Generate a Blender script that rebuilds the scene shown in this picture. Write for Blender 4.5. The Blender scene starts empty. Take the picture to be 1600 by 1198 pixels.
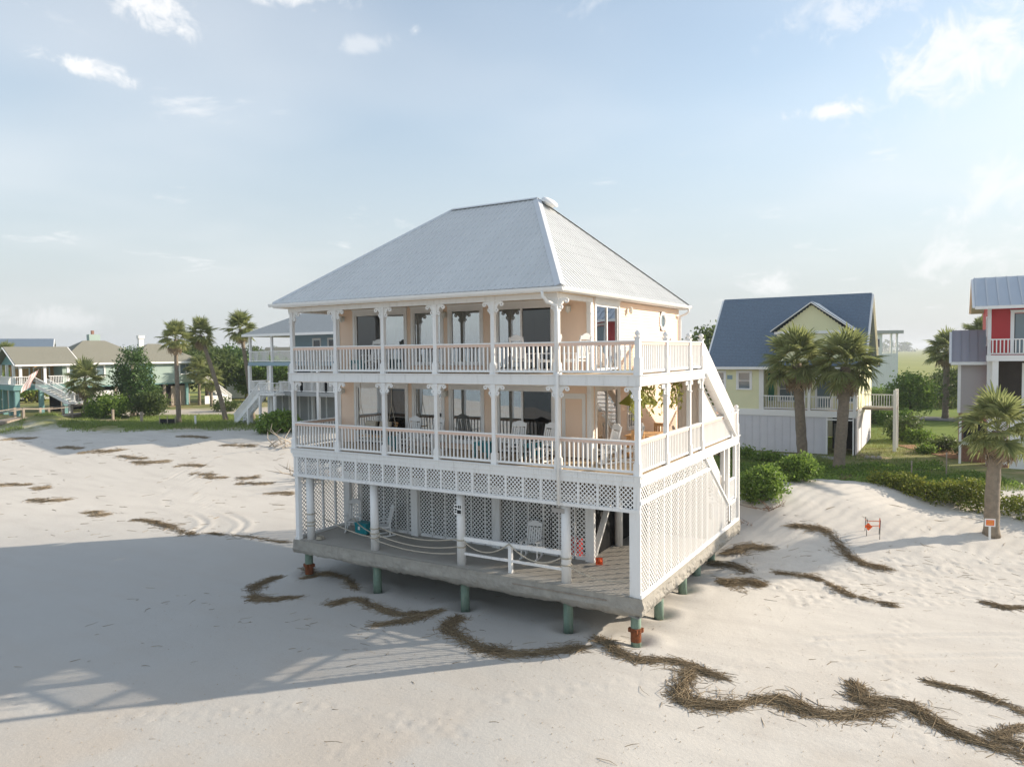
import bpy, bmesh, math, random
import numpy as np
from mathutils import Vector, Matrix
R = math.radians
rnd = random.Random(7)
nrg = np.random.default_rng(11)
sc = bpy.context.scene
COL = sc.collection

# ------------------------------------------------------------------ camera
cam_d = bpy.data.cameras.new('camera'); cam = bpy.data.objects.new('camera', cam_d); COL.objects.link(cam)
YAW, PITCH, ROLL = -0.5409, 0.0425, -0.0116
cam_d.sensor_fit = 'HORIZONTAL'; cam_d.sensor_width = 36.0; cam_d.lens = 1137.45 * 36.0 / 1600.0
cam_d.clip_start = 0.2; cam_d.clip_end = 12000
_f0 = Vector((math.sin(YAW), math.cos(YAW), 0)); _r0 = Vector((math.cos(YAW), -math.sin(YAW), 0)); _u0 = Vector((0, 0, 1))
_f = _f0 * math.cos(PITCH) - _u0 * math.sin(PITCH); _u = _u0 * math.cos(PITCH) + _f0 * math.sin(PITCH)
_r = _r0 * math.cos(ROLL) + _u * math.sin(ROLL); _u2 = _u * math.cos(ROLL) - _r0 * math.sin(ROLL)
_m = Matrix((( _r.x, _u2.x, -_f.x, 7.657), (_r.y, _u2.y, -_f.y, -19.827), (_r.z, _u2.z, -_f.z, 7.218), (0, 0, 0, 1)))
cam.matrix_world = _m
sc.camera = cam

# ------------------------------------------------------------------ light: low sun from the back right, hazy sky
SUN_EL, SUN_AZ = 22.0, 45.0          # azimuth measured from +Y towards +X
sun_d = bpy.data.lights.new('sun', 'SUN'); sun = bpy.data.objects.new('sun', sun_d); COL.objects.link(sun)
sun_d.energy = 2.9; sun_d.angle = R(0.6); sun_d.color = (1.0, 0.87, 0.71)
_sd = Vector((math.sin(R(SUN_AZ)) * math.cos(R(SUN_EL)), math.cos(R(SUN_AZ)) * math.cos(R(SUN_EL)), math.sin(R(SUN_EL))))
sun.rotation_euler = _sd.to_track_quat('Z', 'Y').to_euler()
world = bpy.data.worlds.new('World'); sc.world = world; world.use_nodes = True

def node(nt, typ, **kw):
    n = nt.nodes.new(typ)
    for k, v in kw.items():
        if k == 'inp':
            for kk, vv in v.items(): n.inputs[kk].default_value = vv
        else: setattr(n, k, v)
    return n
def math_n(nt, op, a=None, b=None, clamp=False, c=None):
    n = nt.nodes.new('ShaderNodeMath'); n.operation = op; n.use_clamp = clamp
    for i, v in enumerate((a, b, c)):
        if v is None: continue
        if isinstance(v, (int, float)): n.inputs[i].default_value = v
        else: nt.links.new(v, n.inputs[i])
    return n.outputs[0]
def mixc(nt, fac, a, b, blend='MIX'):
    n = nt.nodes.new('ShaderNodeMix'); n.data_type = 'RGBA'; n.blend_type = blend
    for i, v in ((0, fac), (6, a), (7, b)):
        if isinstance(v, (int, float)): n.inputs[i].default_value = v
        elif isinstance(v, (tuple, list)): n.inputs[i].default_value = (*v[:3], 1)
        else: nt.links.new(v, n.inputs[i])
    return n.outputs[2]
def ramp(nt, fac, stops):
    n = nt.nodes.new('ShaderNodeValToRGB'); e = n.color_ramp.elements
    while len(e) < len(stops): e.new(0.5)
    for el, (p, v) in zip(e, stops):
        el.position = p; el.color = (v, v, v, 1) if isinstance(v, (int, float)) else (*v, 1)
    nt.links.new(fac, n.inputs[0]); return n.outputs[0]
def maprange(nt, v, a, b, c=0.0, d=1.0, smooth=True):
    n = nt.nodes.new('ShaderNodeMapRange'); n.interpolation_type = 'SMOOTHSTEP' if smooth else 'LINEAR'
    nt.links.new(v, n.inputs[0])
    for i, q in enumerate((a, b, c, d)): n.inputs[i + 1].default_value = q
    return n.outputs[0]

SKY_STRENGTH = 0.14
def build_world():
    nt = world.node_tree; nt.nodes.clear()
    out = node(nt, 'ShaderNodeOutputWorld'); bg = node(nt, 'ShaderNodeBackground')
    sky = node(nt, 'ShaderNodeTexSky', sky_type='NISHITA', sun_disc=False, sun_elevation=R(SUN_EL), sun_rotation=R(SUN_AZ),
               air_density=1.0, dust_density=0.6, ozone_density=1.0, altitude=0)
    tc = node(nt, 'ShaderNodeTexCoord')
    sep = node(nt, 'ShaderNodeSeparateXYZ'); nt.links.new(tc.outputs['Generated'], sep.inputs[0])
    el = sep.outputs[2]
    # thin high veil and small cumulus, laid out on a flat cloud deck
    zc = math_n(nt, 'MAXIMUM', el, 0.0); den = math_n(nt, 'ADD', zc, 0.10)
    cu = math_n(nt, 'DIVIDE', sep.outputs[0], den); cv = math_n(nt, 'DIVIDE', sep.outputs[1], den)
    cmb = node(nt, 'ShaderNodeCombineXYZ'); nt.links.new(cu, cmb.inputs[0]); nt.links.new(cv, cmb.inputs[1])
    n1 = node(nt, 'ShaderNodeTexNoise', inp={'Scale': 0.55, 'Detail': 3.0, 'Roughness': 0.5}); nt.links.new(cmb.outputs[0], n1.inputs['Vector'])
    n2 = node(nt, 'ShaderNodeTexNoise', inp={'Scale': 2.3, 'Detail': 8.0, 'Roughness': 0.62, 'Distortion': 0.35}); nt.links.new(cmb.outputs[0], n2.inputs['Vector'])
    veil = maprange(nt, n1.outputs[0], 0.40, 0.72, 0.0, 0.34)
    # broken cloud; extra cover overhead, out of view, added to raise the fill light
    fill_cover = maprange(nt, el, 0.34, 0.70, 0.0, 0.12)
    puff = maprange(nt, math_n(nt, 'ADD', n2.outputs[0], fill_cover), 0.60, 0.76)
    # a handful of named clouds of this sky: (direction, half width, half height, strength)
    spots = CLOUDS
    acc = None
    nd = node(nt, 'ShaderNodeTexNoise', inp={'Scale': 24.0, 'Detail': 9.0, 'Roughness': 0.66, 'Distortion': 0.5}); nt.links.new(tc.outputs['Generated'], nd.inputs['Vector'])
    for (az, e0, ha, he, tilt, st) in spots:
        a = R(az); ce, se = math.cos(R(e0)), math.sin(R(e0))
        d = Vector((math.sin(a) * ce, math.cos(a) * ce, se)); t1 = Vector((math.cos(a), -math.sin(a), 0)); t2 = d.cross(t1) * -1
        if t2.z < 0: t2 = -t2
        ta = t1 * math.cos(R(tilt)) + t2 * math.sin(R(tilt)); tb = t2 * math.cos(R(tilt)) - t1 * math.sin(R(tilt))
        def dot(v, s):
            n = node(nt, 'ShaderNodeVectorMath', operation='DOT_PRODUCT'); nt.links.new(tc.outputs['Generated'], n.inputs[0]); n.inputs[1].default_value = v / s
            return n.outputs['Value']
        q1 = dot(ta, R(ha)); q2 = dot(tb, R(he))
        rr = math_n(nt, 'ADD', math_n(nt, 'MULTIPLY', q1, q1), math_n(nt, 'MULTIPLY', q2, q2))
        front = math_n(nt, 'GREATER_THAN', dot(d, 1.0), 0.5)
        blob = math_n(nt, 'MULTIPLY', math_n(nt, 'SUBTRACT', 1.0, math_n(nt, 'SQRT', rr), clamp=True), front)
        wv = math_n(nt, 'SUBTRACT', math_n(nt, 'ADD', math_n(nt, 'MULTIPLY', blob, 0.9), math_n(nt, 'MULTIPLY', nd.outputs[0], 2.6)), 1.55)
        m = math_n(nt, 'MULTIPLY', maprange(nt, wv, 0.0, 0.75), st)
        m = math_n(nt, 'MULTIPLY', m, maprange(nt, blob, 0.0, 0.45))
        acc = m if acc is None else math_n(nt, 'MAXIMUM', acc, m)
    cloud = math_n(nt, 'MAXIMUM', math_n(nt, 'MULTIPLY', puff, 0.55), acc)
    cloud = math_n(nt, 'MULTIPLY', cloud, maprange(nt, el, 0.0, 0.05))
    veil = math_n(nt, 'MULTIPLY', veil, maprange(nt, el, -0.02, 0.2))
    # humid air: the blue is whitened, most towards the horizon
    hz = ramp(nt, maprange(nt, el, 0.0, 1.0, smooth=False), [(0.0, 0.96), (0.08, 0.88), (0.18, 0.66), (0.30, 0.36), (0.5, 0.24), (1.0, 0.16)])
    lum = node(nt, 'ShaderNodeRGBToBW'); nt.links.new(sky.outputs[0], lum.inputs[0])
    cg = node(nt, 'ShaderNodeCombineColor')
    for i, k in enumerate((1.92, 2.05, 2.16)): cg.inputs[i].default_value = k
    tint = mixc(nt, 1.0, sky.outputs[0], (0.74, 0.71, 0.65), 'MULTIPLY')
    base = mixc(nt, hz, tint, cg.outputs[0])
    cl = node(nt, 'ShaderNodeCombineColor')
    for i, k in enumerate((3.15, 3.16, 3.18)): cl.inputs[i].default_value = k
    base = mixc(nt, veil, base, cl.outputs[0]); base = mixc(nt, cloud, base, cl.outputs[0])
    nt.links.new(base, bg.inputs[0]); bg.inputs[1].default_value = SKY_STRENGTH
    nt.links.new(bg.outputs[0], out.inputs[0])
# azimuth, elevation, half width, half height, tilt (degrees), strength
CLOUDS = [(-60.5, 18.7, 4.6, 1.1, -9, 1.0), (-56.3, 23.0, 4.6, 2.4, -12, 1.0), (-47.0, 25.0, 6.5, 1.3, 0, 0.95), (-42.2, 22.3, 3.6, 1.0, 8, 0.40), (-38.1, 23.3, 0.7, 1.0, -60, 0.8),
          (-7.5, 16.4, 4.2, 0.9, -3, 1.0), (0.6, 18.6, 10.5, 4.8, 20, 0.8), (-5.5, 22.5, 8.5, 2.4, 12, 0.55), (2.6, 10.2, 6.5, 3.0, 18, 0.6), (1.0, 6.0, 7.0, 2.6, 8, 0.6), (-11.6, 4.7, 3.4, 1.6, 0, 0.65), (-63.0, 2.4, 6.5, 1.5, 0, 0.45)]
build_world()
sc.view_settings.view_transform = 'Standard'; sc.view_settings.look = 'None'; sc.view_settings.gamma = 1.0
sc.view_settings.use_curve_mapping = False
sc.view_settings.exposure = 1.27
sc.cycles.use_denoising = True
sc.cycles.max_bounces = 8; sc.cycles.transparent_max_bounces = 12; sc.cycles.caustics_reflective = False; sc.cycles.caustics_refractive = False
sc.cycles.sample_clamp_indirect = 6.0

# ------------------------------------------------------------------ materials
MAT = {}
def principled(name):
    m = bpy.data.materials.new(name); m.use_nodes = True; nt = m.node_tree
    return m, nt, nt.nodes['Principled BSDF']
def M(name, col, rough=0.6, var=0.07, scale=1.2, bump=0.0, bscale=30.0, spec=0.3, metal=0.0, objvar=0.05, stain=None, stain_amt=0.0, stain_scale=(1.5, 1.5, 0.5)):
    m, nt, b = principled(name)
    geo = node(nt, 'ShaderNodeNewGeometry')
    ns = node(nt, 'ShaderNodeTexNoise', inp={'Scale': scale, 'Detail': 5.0, 'Roughness': 0.6}); nt.links.new(geo.outputs['Position'], ns.inputs['Vector'])
    c = mixc(nt, ns.outputs[0], [x * (1 - 2 * var) for x in col], [min(x * (1 + 2 * var), 0.95) for x in col])
    if stain:
        mp = node(nt, 'ShaderNodeMapping', inp={'Scale': stain_scale}); nt.links.new(geo.outputs['Position'], mp.inputs[0])
        n3 = node(nt, 'ShaderNodeTexNoise', inp={'Scale': 2.2, 'Detail': 6.0, 'Roughness': 0.65}); nt.links.new(mp.outputs[0], n3.inputs['Vector'])
        c = mixc(nt, math_n(nt, 'MULTIPLY', maprange(nt, n3.outputs[0], 0.5, 0.72), stain_amt), c, stain)
    if objvar:
        oi = node(nt, 'ShaderNodeObjectInfo')
        k = maprange(nt, oi.outputs['Random'], 0, 1, 1 - objvar, 1 + objvar, smooth=False)
        mm = node(nt, 'ShaderNodeVectorMath', operation='SCALE'); nt.links.new(c, mm.inputs[0]); nt.links.new(k, mm.inputs['Scale']); c = mm.outputs[0]
    nt.links.new(c, b.inputs['Base Color'])
    b.inputs['Roughness'].default_value = rough; b.inputs['Specular IOR Level'].default_value = spec; b.inputs['Metallic'].default_value = metal
    if bump:
        n2 = node(nt, 'ShaderNodeTexNoise', inp={'Scale': bscale, 'Detail': 4.0}); nt.links.new(geo.outputs['Position'], n2.inputs['Vector'])
        bp = node(nt, 'ShaderNodeBump', inp={'Strength': bump, 'Distance': 0.02}); nt.links.new(n2.outputs[0], bp.inputs['Height']); nt.links.new(bp.outputs[0], b.inputs['Normal'])
    MAT[name] = m; return m
def leafmat(name, a, b_, trans=0.3, rough=0.5):
    m = bpy.data.materials.new(name); m.use_nodes = True; nt = m.node_tree; nt.nodes.clear()
    out = node(nt, 'ShaderNodeOutputMaterial'); geo = node(nt, 'ShaderNodeNewGeometry')
    ns = node(nt, 'ShaderNodeTexNoise', inp={'Scale': 0.9, 'Detail': 3.0}); nt.links.new(geo.outputs['Position'], ns.inputs['Vector'])
    fac = math_n(nt, 'ADD', math_n(nt, 'MULTIPLY', geo.outputs['Random Per Island'], 0.65), math_n(nt, 'MULTIPLY', ns.outputs[0], 0.45), clamp=True)
    c = mixc(nt, fac, a, b_)
    d = node(nt, 'ShaderNodeBsdfPrincipled', inp={'Roughness': rough, 'Specular IOR Level': 0.25}); t = node(nt, 'ShaderNodeBsdfTranslucent'); mx = node(nt, 'ShaderNodeMixShader', inp={0: trans})
    nt.links.new(c, d.inputs['Base Color']); nt.links.new(c, t.inputs[0]); nt.links.new(d.outputs[0], mx.inputs[1]); nt.links.new(t.outputs[0], mx.inputs[2]); nt.links.new(mx.outputs[0], out.inputs[0])
    MAT[name] = m; return m
def glassmat(name, tint, see=0.75, fres=1.5):
    m = bpy.data.materials.new(name); m.use_nodes = True; nt = m.node_tree; nt.nodes.clear()
    out = node(nt, 'ShaderNodeOutputMaterial'); tr = node(nt, 'ShaderNodeBsdfTransparent', inp={'Color': (*tint, 1)}); gl = node(nt, 'ShaderNodeBsdfGlossy', inp={'Roughness': 0.01, 'Color': (0.95, 0.97, 1, 1)})
    df = node(nt, 'ShaderNodeBsdfDiffuse', inp={'Color': (tint[0] * .06, tint[1] * .06, tint[2] * .06, 1)})
    geo = node(nt, 'ShaderNodeNewGeometry'); ns = node(nt, 'ShaderNodeTexNoise', inp={'Scale': 1.1, 'Detail': 1.0}); nt.links.new(geo.outputs['Position'], ns.inputs['Vector'])
    bp = node(nt, 'ShaderNodeBump', inp={'Strength': 0.05, 'Distance': 0.05}); nt.links.new(ns.outputs[0], bp.inputs['Height']); nt.links.new(bp.outputs[0], gl.inputs['Normal'])
    lw = node(nt, 'ShaderNodeLayerWeight', inp={'Blend': 0.5}); frn = math_n(nt, 'ADD', math_n(nt, 'MULTIPLY', math_n(nt, 'POWER', lw.outputs['Facing'], 3.0), 0.8), fres, clamp=True); m1 = node(nt, 'ShaderNodeMixShader', inp={0: 1 - see}); m2 = node(nt, 'ShaderNodeMixShader')
    nt.links.new(tr.outputs[0], m1.inputs[1]); nt.links.new(df.outputs[0], m1.inputs[2]); nt.links.new(frn, m2.inputs[0])
    nt.links.new(m1.outputs[0], m2.inputs[1]); nt.links.new(gl.outputs[0], m2.inputs[2]); nt.links.new(m2.outputs[0], out.inputs[0])
    MAT[name] = m; return m

M('white_paint', (0.86, 0.86, 0.85), 0.5, 0.03, 0.8, stain=(0.50, 0.48, 0.44), stain_amt=0.34, stain_scale=(3.0, 3.0, 0.35), objvar=0.04)
M('white_trim', (0.87, 0.87, 0.86), 0.45, 0.02, objvar=0.03)
M('bench_white', (0.80, 0.80, 0.79), 0.4, 0.02)
M('peach', (0.90, 0.70, 0.55), 0.6, 0.03, 0.7, objvar=0)
M('peach_rail', (0.80, 0.60, 0.50), 0.6, 0.04)
M('porch_ceiling', (0.72, 0.58, 0.42), 0.6, 0.03)
M('metal_roof', (0.66, 0.67, 0.66), 0.42, 0.03, 0.5, spec=0.4, metal=0.1, objvar=0.03, stain=(0.48, 0.48, 0.46), stain_amt=0.16)
M('roof_cap', (0.62, 0.64, 0.66), 0.4, 0.03, spec=0.5)
M('concrete', (0.36, 0.34, 0.30), 0.9, 0.16, 2.5, bump=0.9, bscale=22, stain=(0.22, 0.21, 0.19), stain_amt=0.5)
M('porch_concrete', (0.40, 0.38, 0.34), 0.85, 0.12, 0.9, bump=0.2, bscale=30)
M('pile_green', (0.20, 0.29, 0.23), 0.7, 0.2, 3, bump=0.3, bscale=20, stain=(0.32, 0.38, 0.30), stain_amt=0.7, stain_scale=(4, 4, .6))
M('rust', (0.20, 0.065, 0.025), 0.9, 0.4, 9, bump=1.0, bscale=30)
M('deck_wood', (0.46, 0.36, 0.24), 0.75, 0.15, 2.0)
M('weathered_wood', (0.34, 0.29, 0.24), 0.85, 0.2, 3.0, bump=0.5, bscale=25, objvar=0.15)
M('orange_wood', (0.62, 0.36, 0.16), 0.6, 0.1, 2.0)
M('rope', (0.52, 0.47, 0.38), 0.9, 0.1, 8.0, bump=0.5, bscale=80)
M('black', (0.012, 0.013, 0.014), 0.6, 0.05)
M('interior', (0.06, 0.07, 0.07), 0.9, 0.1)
M('unlit_dark', (0.018, 0.018, 0.018), 0.9, 0.1)  # near-black, the dark of unlit space put into the colour
M('curtain', (0.72, 0.76, 0.78), 0.9, 0.05)
M('green_curtain', (0.12, 0.34, 0.27), 0.9, 0.05)
M('teal_plastic', (0.01, 0.24, 0.28), 0.4, 0.04)
M('red_plastic', (0.60, 0.03, 0.02), 0.4, 0.05)
M('orange_plastic', (0.85, 0.13, 0.03), 0.5, 0.05)
M('sign_white', (0.8, 0.8, 0.78), 0.5, 0.03)
M('olive_canvas', (0.26, 0.28, 0.05), 0.8, 0.06)
M('brass', (0.55, 0.42, 0.2), 0.4, 0.05, metal=0.5)
M('lamp_glass', (0.75, 0.75, 0.70), 0.2, 0.02)
glassmat('glass', (0.70, 0.80, 0.82), 0.85, 0.44)
glassmat('screen_glass', (0.16, 0.20, 0.20), 0.8, 0.09)
M('dark_pane', (0.02, 0.035, 0.045), 0.06, 0.0, spec=0.9, objvar=0.0)
M('pale_pane', (0.16, 0.22, 0.25), 0.08, 0.0, spec=0.9, objvar=0.0)
M('wrack', (0.20, 0.150, 0.085), 0.9, 0.35, 6.0, objvar=0.12)
M('dead_leaf', (0.40, 0.31, 0.21), 0.85, 0.25, 3.0, objvar=0.15)
M('palm_trunk', (0.24, 0.20, 0.155), 0.95, 0.25, 5.0, bump=1.0, bscale=18, objvar=0.08)
M('bark', (0.16, 0.12, 0.09), 0.95, 0.25, 5.0, bump=0.8, bscale=18)
M('driftwood', (0.42, 0.37, 0.31), 0.9, 0.2, 4.0, bump=0.5, bscale=25)
M('stump', (0.20, 0.13, 0.085), 0.95, 0.35, 6.0, bump=1.0, bscale=20)
leafmat('palm_leaf', (0.13, 0.17, 0.055), (0.48, 0.50, 0.22), 0.5)
leafmat('reed_pale', (0.24, 0.185, 0.12), (0.52, 0.43, 0.31), 0.1, 0.9)
leafmat('reed', (0.11, 0.08, 0.045), (0.46, 0.36, 0.23), 0.1, 0.9)
leafmat('tree_leaf', (0.045, 0.08, 0.025), (0.15, 0.20, 0.06), 0.45)
leafmat('cedar_leaf', (0.04, 0.085, 0.025), (0.11, 0.19, 0.05), 0.25)
leafmat('bush_leaf', (0.075, 0.15, 0.03), (0.28, 0.40, 0.08), 0.5)
leafmat('vine_leaf', (0.06, 0.13, 0.02), (0.34, 0.34, 0.06), 0.35)
leafmat('grass_blade', (0.12, 0.20, 0.045), (0.34, 0.40, 0.12), 0.45)
leafmat('marsh_blade', (0.16, 0.20, 0.045), (0.32, 0.32, 0.09), 0.3)
leafmat('hang_leaf', (0.18, 0.20, 0.03), (0.46, 0.46, 0.14), 0.4)
leafmat('flower_pink', (0.5, 0.16, 0.2), (0.7, 0.35, 0.35), 0.3)

# ------------------------------------------------------------------ mesh helpers
class MB:
    def __init__(s): s.v = []; s.f = []
    def add(s, vs, fs):
        k = len(s.v); s.v += [tuple(v) for v in vs]; s.f += [tuple(i + k for i in f) for f in fs]; return s
    def box(s, x0, x1, y0, y1, z0, z1):
        return s.add([(x0, y0, z0), (x1, y0, z0), (x1, y1, z0), (x0, y1, z0), (x0, y0, z1), (x1, y0, z1), (x1, y1, z1), (x0, y1, z1)],
                     [(0, 3, 2, 1), (4, 5, 6, 7), (0, 1, 5, 4), (1, 2, 6, 5), (2, 3, 7, 6), (3, 0, 4, 7)])
    def bar(s, p0, p1, w, h, up=(0, 0, 1)):
        p0, p1 = Vector(p0), Vector(p1); d = (p1 - p0).normalized(); up = Vector(up)
        a = d.cross(up)
        if a.length < 1e-4: a = d.cross(Vector((1, 0, 0)))
        a = a.normalized(); b = a.cross(d).normalized(); a = a * w / 2; b = b * h / 2
        vs = [p0 - a - b, p0 + a - b, p0 + a + b, p0 - a + b, p1 - a - b, p1 + a - b, p1 + a + b, p1 - a + b]
        return s.add(vs, [(0, 3, 2, 1), (4, 5, 6, 7), (0, 1, 5, 4), (1, 2, 6, 5), (2, 3, 7, 6), (3, 0, 4, 7)])
    def tube(s, pts, rad, n=8, cap=True):
        pts = [Vector(p) for p in pts]
        if isinstance(rad, (int, float)): rad = [rad] * len(pts)
        k = len(s.v); prev = None
        for i, p in enumerate(pts):
            d = (pts[min(i + 1, len(pts) - 1)] - pts[max(i - 1, 0)]).normalized()
            a = prev if prev is not None else (Vector((0, 0, 1)) if abs(d.z) < 0.9 else Vector((1, 0, 0)))
            a = (a - d * a.dot(d)).normalized(); prev = a; b = d.cross(a)
            for j in range(n):
                t = 2 * math.pi * j / n; s.v.append(tuple(p + (a * math.cos(t) + b * math.sin(t)) * rad[i]))
        for i in range(len(pts) - 1):
            for j in range(n):
                q = k + i * n; s.f.append((q + j, q + (j + 1) % n, q + n + (j + 1) % n, q + n + j))
        if cap:
            s.f.append(tuple(k + j for j in reversed(range(n)))); q = k + (len(pts) - 1) * n; s.f.append(tuple(q + j for j in range(n)))
        return s
    def lathe(s, c, prof, n=16):
        k = len(s.v); c = Vector(c)
        for r, z in prof:
            for j in range(n):
                t = 2 * math.pi * j / n; s.v.append((c.x + r * math.cos(t), c.y + r * math.sin(t), c.z + z))
        for i in range(len(prof) - 1):
            for j in range(n):
                q = k + i * n; s.f.append((q + j, q + (j + 1) % n, q + n + (j + 1) % n, q + n + j))
        s.f.append(tuple(k + j for j in reversed(range(n)))); q = k + (len(prof) - 1) * n; s.f.append(tuple(q + j for j in range(n)))
        return s
    def prism(s, poly, ext):
        e = Vector(ext); n = len(poly); k = len(s.v)
        s.v += [tuple(p) for p in poly] + [tuple(Vector(p) + e) for p in poly]
        s.f.append(tuple(k + i for i in reversed(range(n)))); s.f.append(tuple(k + n + i for i in range(n)))
        for i in range(n): s.f.append((k + i, k + (i + 1) % n, k + n + (i + 1) % n, k + n + i))
        return s
    def mesh(s, name, mat, smooth=False):
        me = bpy.data.meshes.new(name); me.from_pydata(s.v, [], s.f); me.update()
        if mat: me.materials.append(MAT[mat])
        if smooth: me.polygons.foreach_set('use_smooth', [True] * len(me.polygons))
        return me
    def build(s, name, mat, parent=None, smooth=False, loc=None, rz=0.0):
        return place(s.mesh(name, mat, smooth), name, parent, loc, rz)
def place(me, name, parent=None, loc=None, rz=0.0, scale=None):
    o = bpy.data.objects.new(name, me); COL.objects.link(o)
    if parent is not None: o.parent = parent
    if loc is not None: o.location = loc
    if rz: o.rotation_euler = (0, 0, rz)
    if scale is not None: o.scale = (scale,) * 3 if isinstance(scale, (int, float)) else scale
    return o
def np_mesh(name, V, F, mat, smooth=False):
    V = np.asarray(V, dtype=np.float32); F = np.asarray(F, dtype=np.int32); k = F.shape[1]
    me = bpy.data.meshes.new(name); me.vertices.add(len(V)); me.vertices.foreach_set('co', V.ravel())
    me.loops.add(F.size); me.loops.foreach_set('vertex_index', F.ravel())
    me.polygons.add(len(F)); me.polygons.foreach_set('loop_start', np.arange(0, F.size, k, dtype=np.int32))
    if smooth: me.polygons.foreach_set('use_smooth', np.ones(len(F), dtype=bool))
    me.update(calc_edges=True); me.validate()
    if mat: me.materials.append(MAT[mat] if isinstance(mat, str) else mat)
    return me
def tag(o, label=None, cat=None, group=None, kind=None):
    if label: o['label'] = label
    if cat: o['category'] = cat
    if group: o['group'] = group
    if kind: o['kind'] = kind
    return o
def thing(name, label, cat, loc=(0, 0, 0), rz=0.0, group=None):
    o = bpy.data.objects.new(name, None); COL.objects.link(o); o.location = loc; o.rotation_euler = (0, 0, rz); o.empty_display_size = 0.3
    return tag(o, label, cat, group)
def copy_tree(o, parent=None):
    c = o.copy(); COL.objects.link(c); c.parent = parent
    for ch in o.children: copy_tree(ch, c)
    return c
def sstep(x, a, b):
    t = np.clip((np.asarray(x, dtype=float) - a) / (b - a), 0, 1); return t * t * (3 - 2 * t)

# ------------------------------------------------------------------ terrain
CX, CY = 7.657, -19.827
FX, FY, RX, RY = -0.5149, 0.8573, 0.8573, 0.5149
def to_sd(x, y):
    x = np.asarray(x, dtype=float) - CX; y = np.asarray(y, dtype=float) - CY
    return x * RX + y * RY, x * FX + y * FY
def to_xy(s, d): return CX + s * RX + d * FX, CY + s * RY + d * FY
def vnoise(x, y, seed=0):
    xi = np.floor(x).astype(np.int64); yi = np.floor(y).astype(np.int64); xf = x - xi; yf = y - yi
    def h(a, b):
        n = (a * 374761393 + b * 668265263 + seed * 1442695041) & 0x7fffffff
        n = ((n ^ (n >> 13)) * 1274126177) & 0x7fffffff
        return ((n ^ (n >> 16)) & 0xffff) / 65535.0
    u = xf * xf * (3 - 2 * xf); v = yf * yf * (3 - 2 * yf)
    return (h(xi, yi) * (1 - u) + h(xi + 1, yi) * u) * (1 - v) + (h(xi, yi + 1) * (1 - u) + h(xi + 1, yi + 1) * u) * v
def fbm(x, y, seed=0, oct=4):
    r = 0.0; a = 0.5
    for o in range(oct): r = r + a * (vnoise(x * 2 ** o, y * 2 ** o, seed + o) - 0.5); a *= 0.5
    return r
def ground_base(x, y):
    s, d = to_sd(x, y)
    left = -1.45 + 2.1 * sstep(d, 42, 70) - 0.9 * sstep(d, 95, 140)
    crest = 0.60 - 0.80 * sstep(s, 15, 23.5) + 0.18 * fbm(s * 0.18, d * 0.18, 5)
    wob = 1.6 * fbm(s * 0.16, s * 0.05 + 3, 9)
    rise = sstep(d + wob, 26.8, 36.6)
    dune = -1.45 + (crest + 1.45) * rise - (crest + 0.22) * sstep(d, 36.5, 40.5)
    dune = dune - 0.35 * sstep(d, 60, 95)
    k = sstep(s, 7.5, 12.5)
    h = left * (1 - k) + dune * k
    # hollow scoured on the dune behind the vines
    h = h - 0.35 * np.exp(-(((s - 20.0) / 3.0) ** 2 + ((d - 34.5) / 1.2) ** 2))
    # mound by the wooden walkway far left
    mx, my = to_sd(-67.5, 17.3); h = h + 1.1 * np.exp(-(((s - mx) / 3.2) ** 2 + ((d - my) / 2.0) ** 2))
    # scour under the slab
    h = h - 0.10 * np.exp(-(((np.asarray(x) + 7) / 7.5) ** 4 + ((np.asarray(y) - 3) / 4.0) ** 4))
    h = h + 0.10 * fbm(np.asarray(x) * 0.09, np.asarray(y) * 0.09, 21, 3) * sstep(d, 5, 20)
    # scour hollows round the front and side piles
    for hx, hy in ((-14.0, .45), (-10.45, .45), (-6.5, .45), (-2.55, .45), (-.28, .42), (-.45, 2.9), (-.55, 5.7)):
        q2 = (np.asarray(x) - hx) ** 2 + (np.asarray(y) - hy) ** 2; h = h - 0.16 * np.exp(-q2 / .12) + 0.05 * np.exp(-((np.sqrt(q2) - .75) / .3) ** 2)
    # the beach drops to the sea behind the viewer
    h = h - 2.2 * sstep(-d, 4, 45)
    return h
def gz(x, y): return float(ground_base(np.array([x]), np.array([y]))[0])

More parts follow.
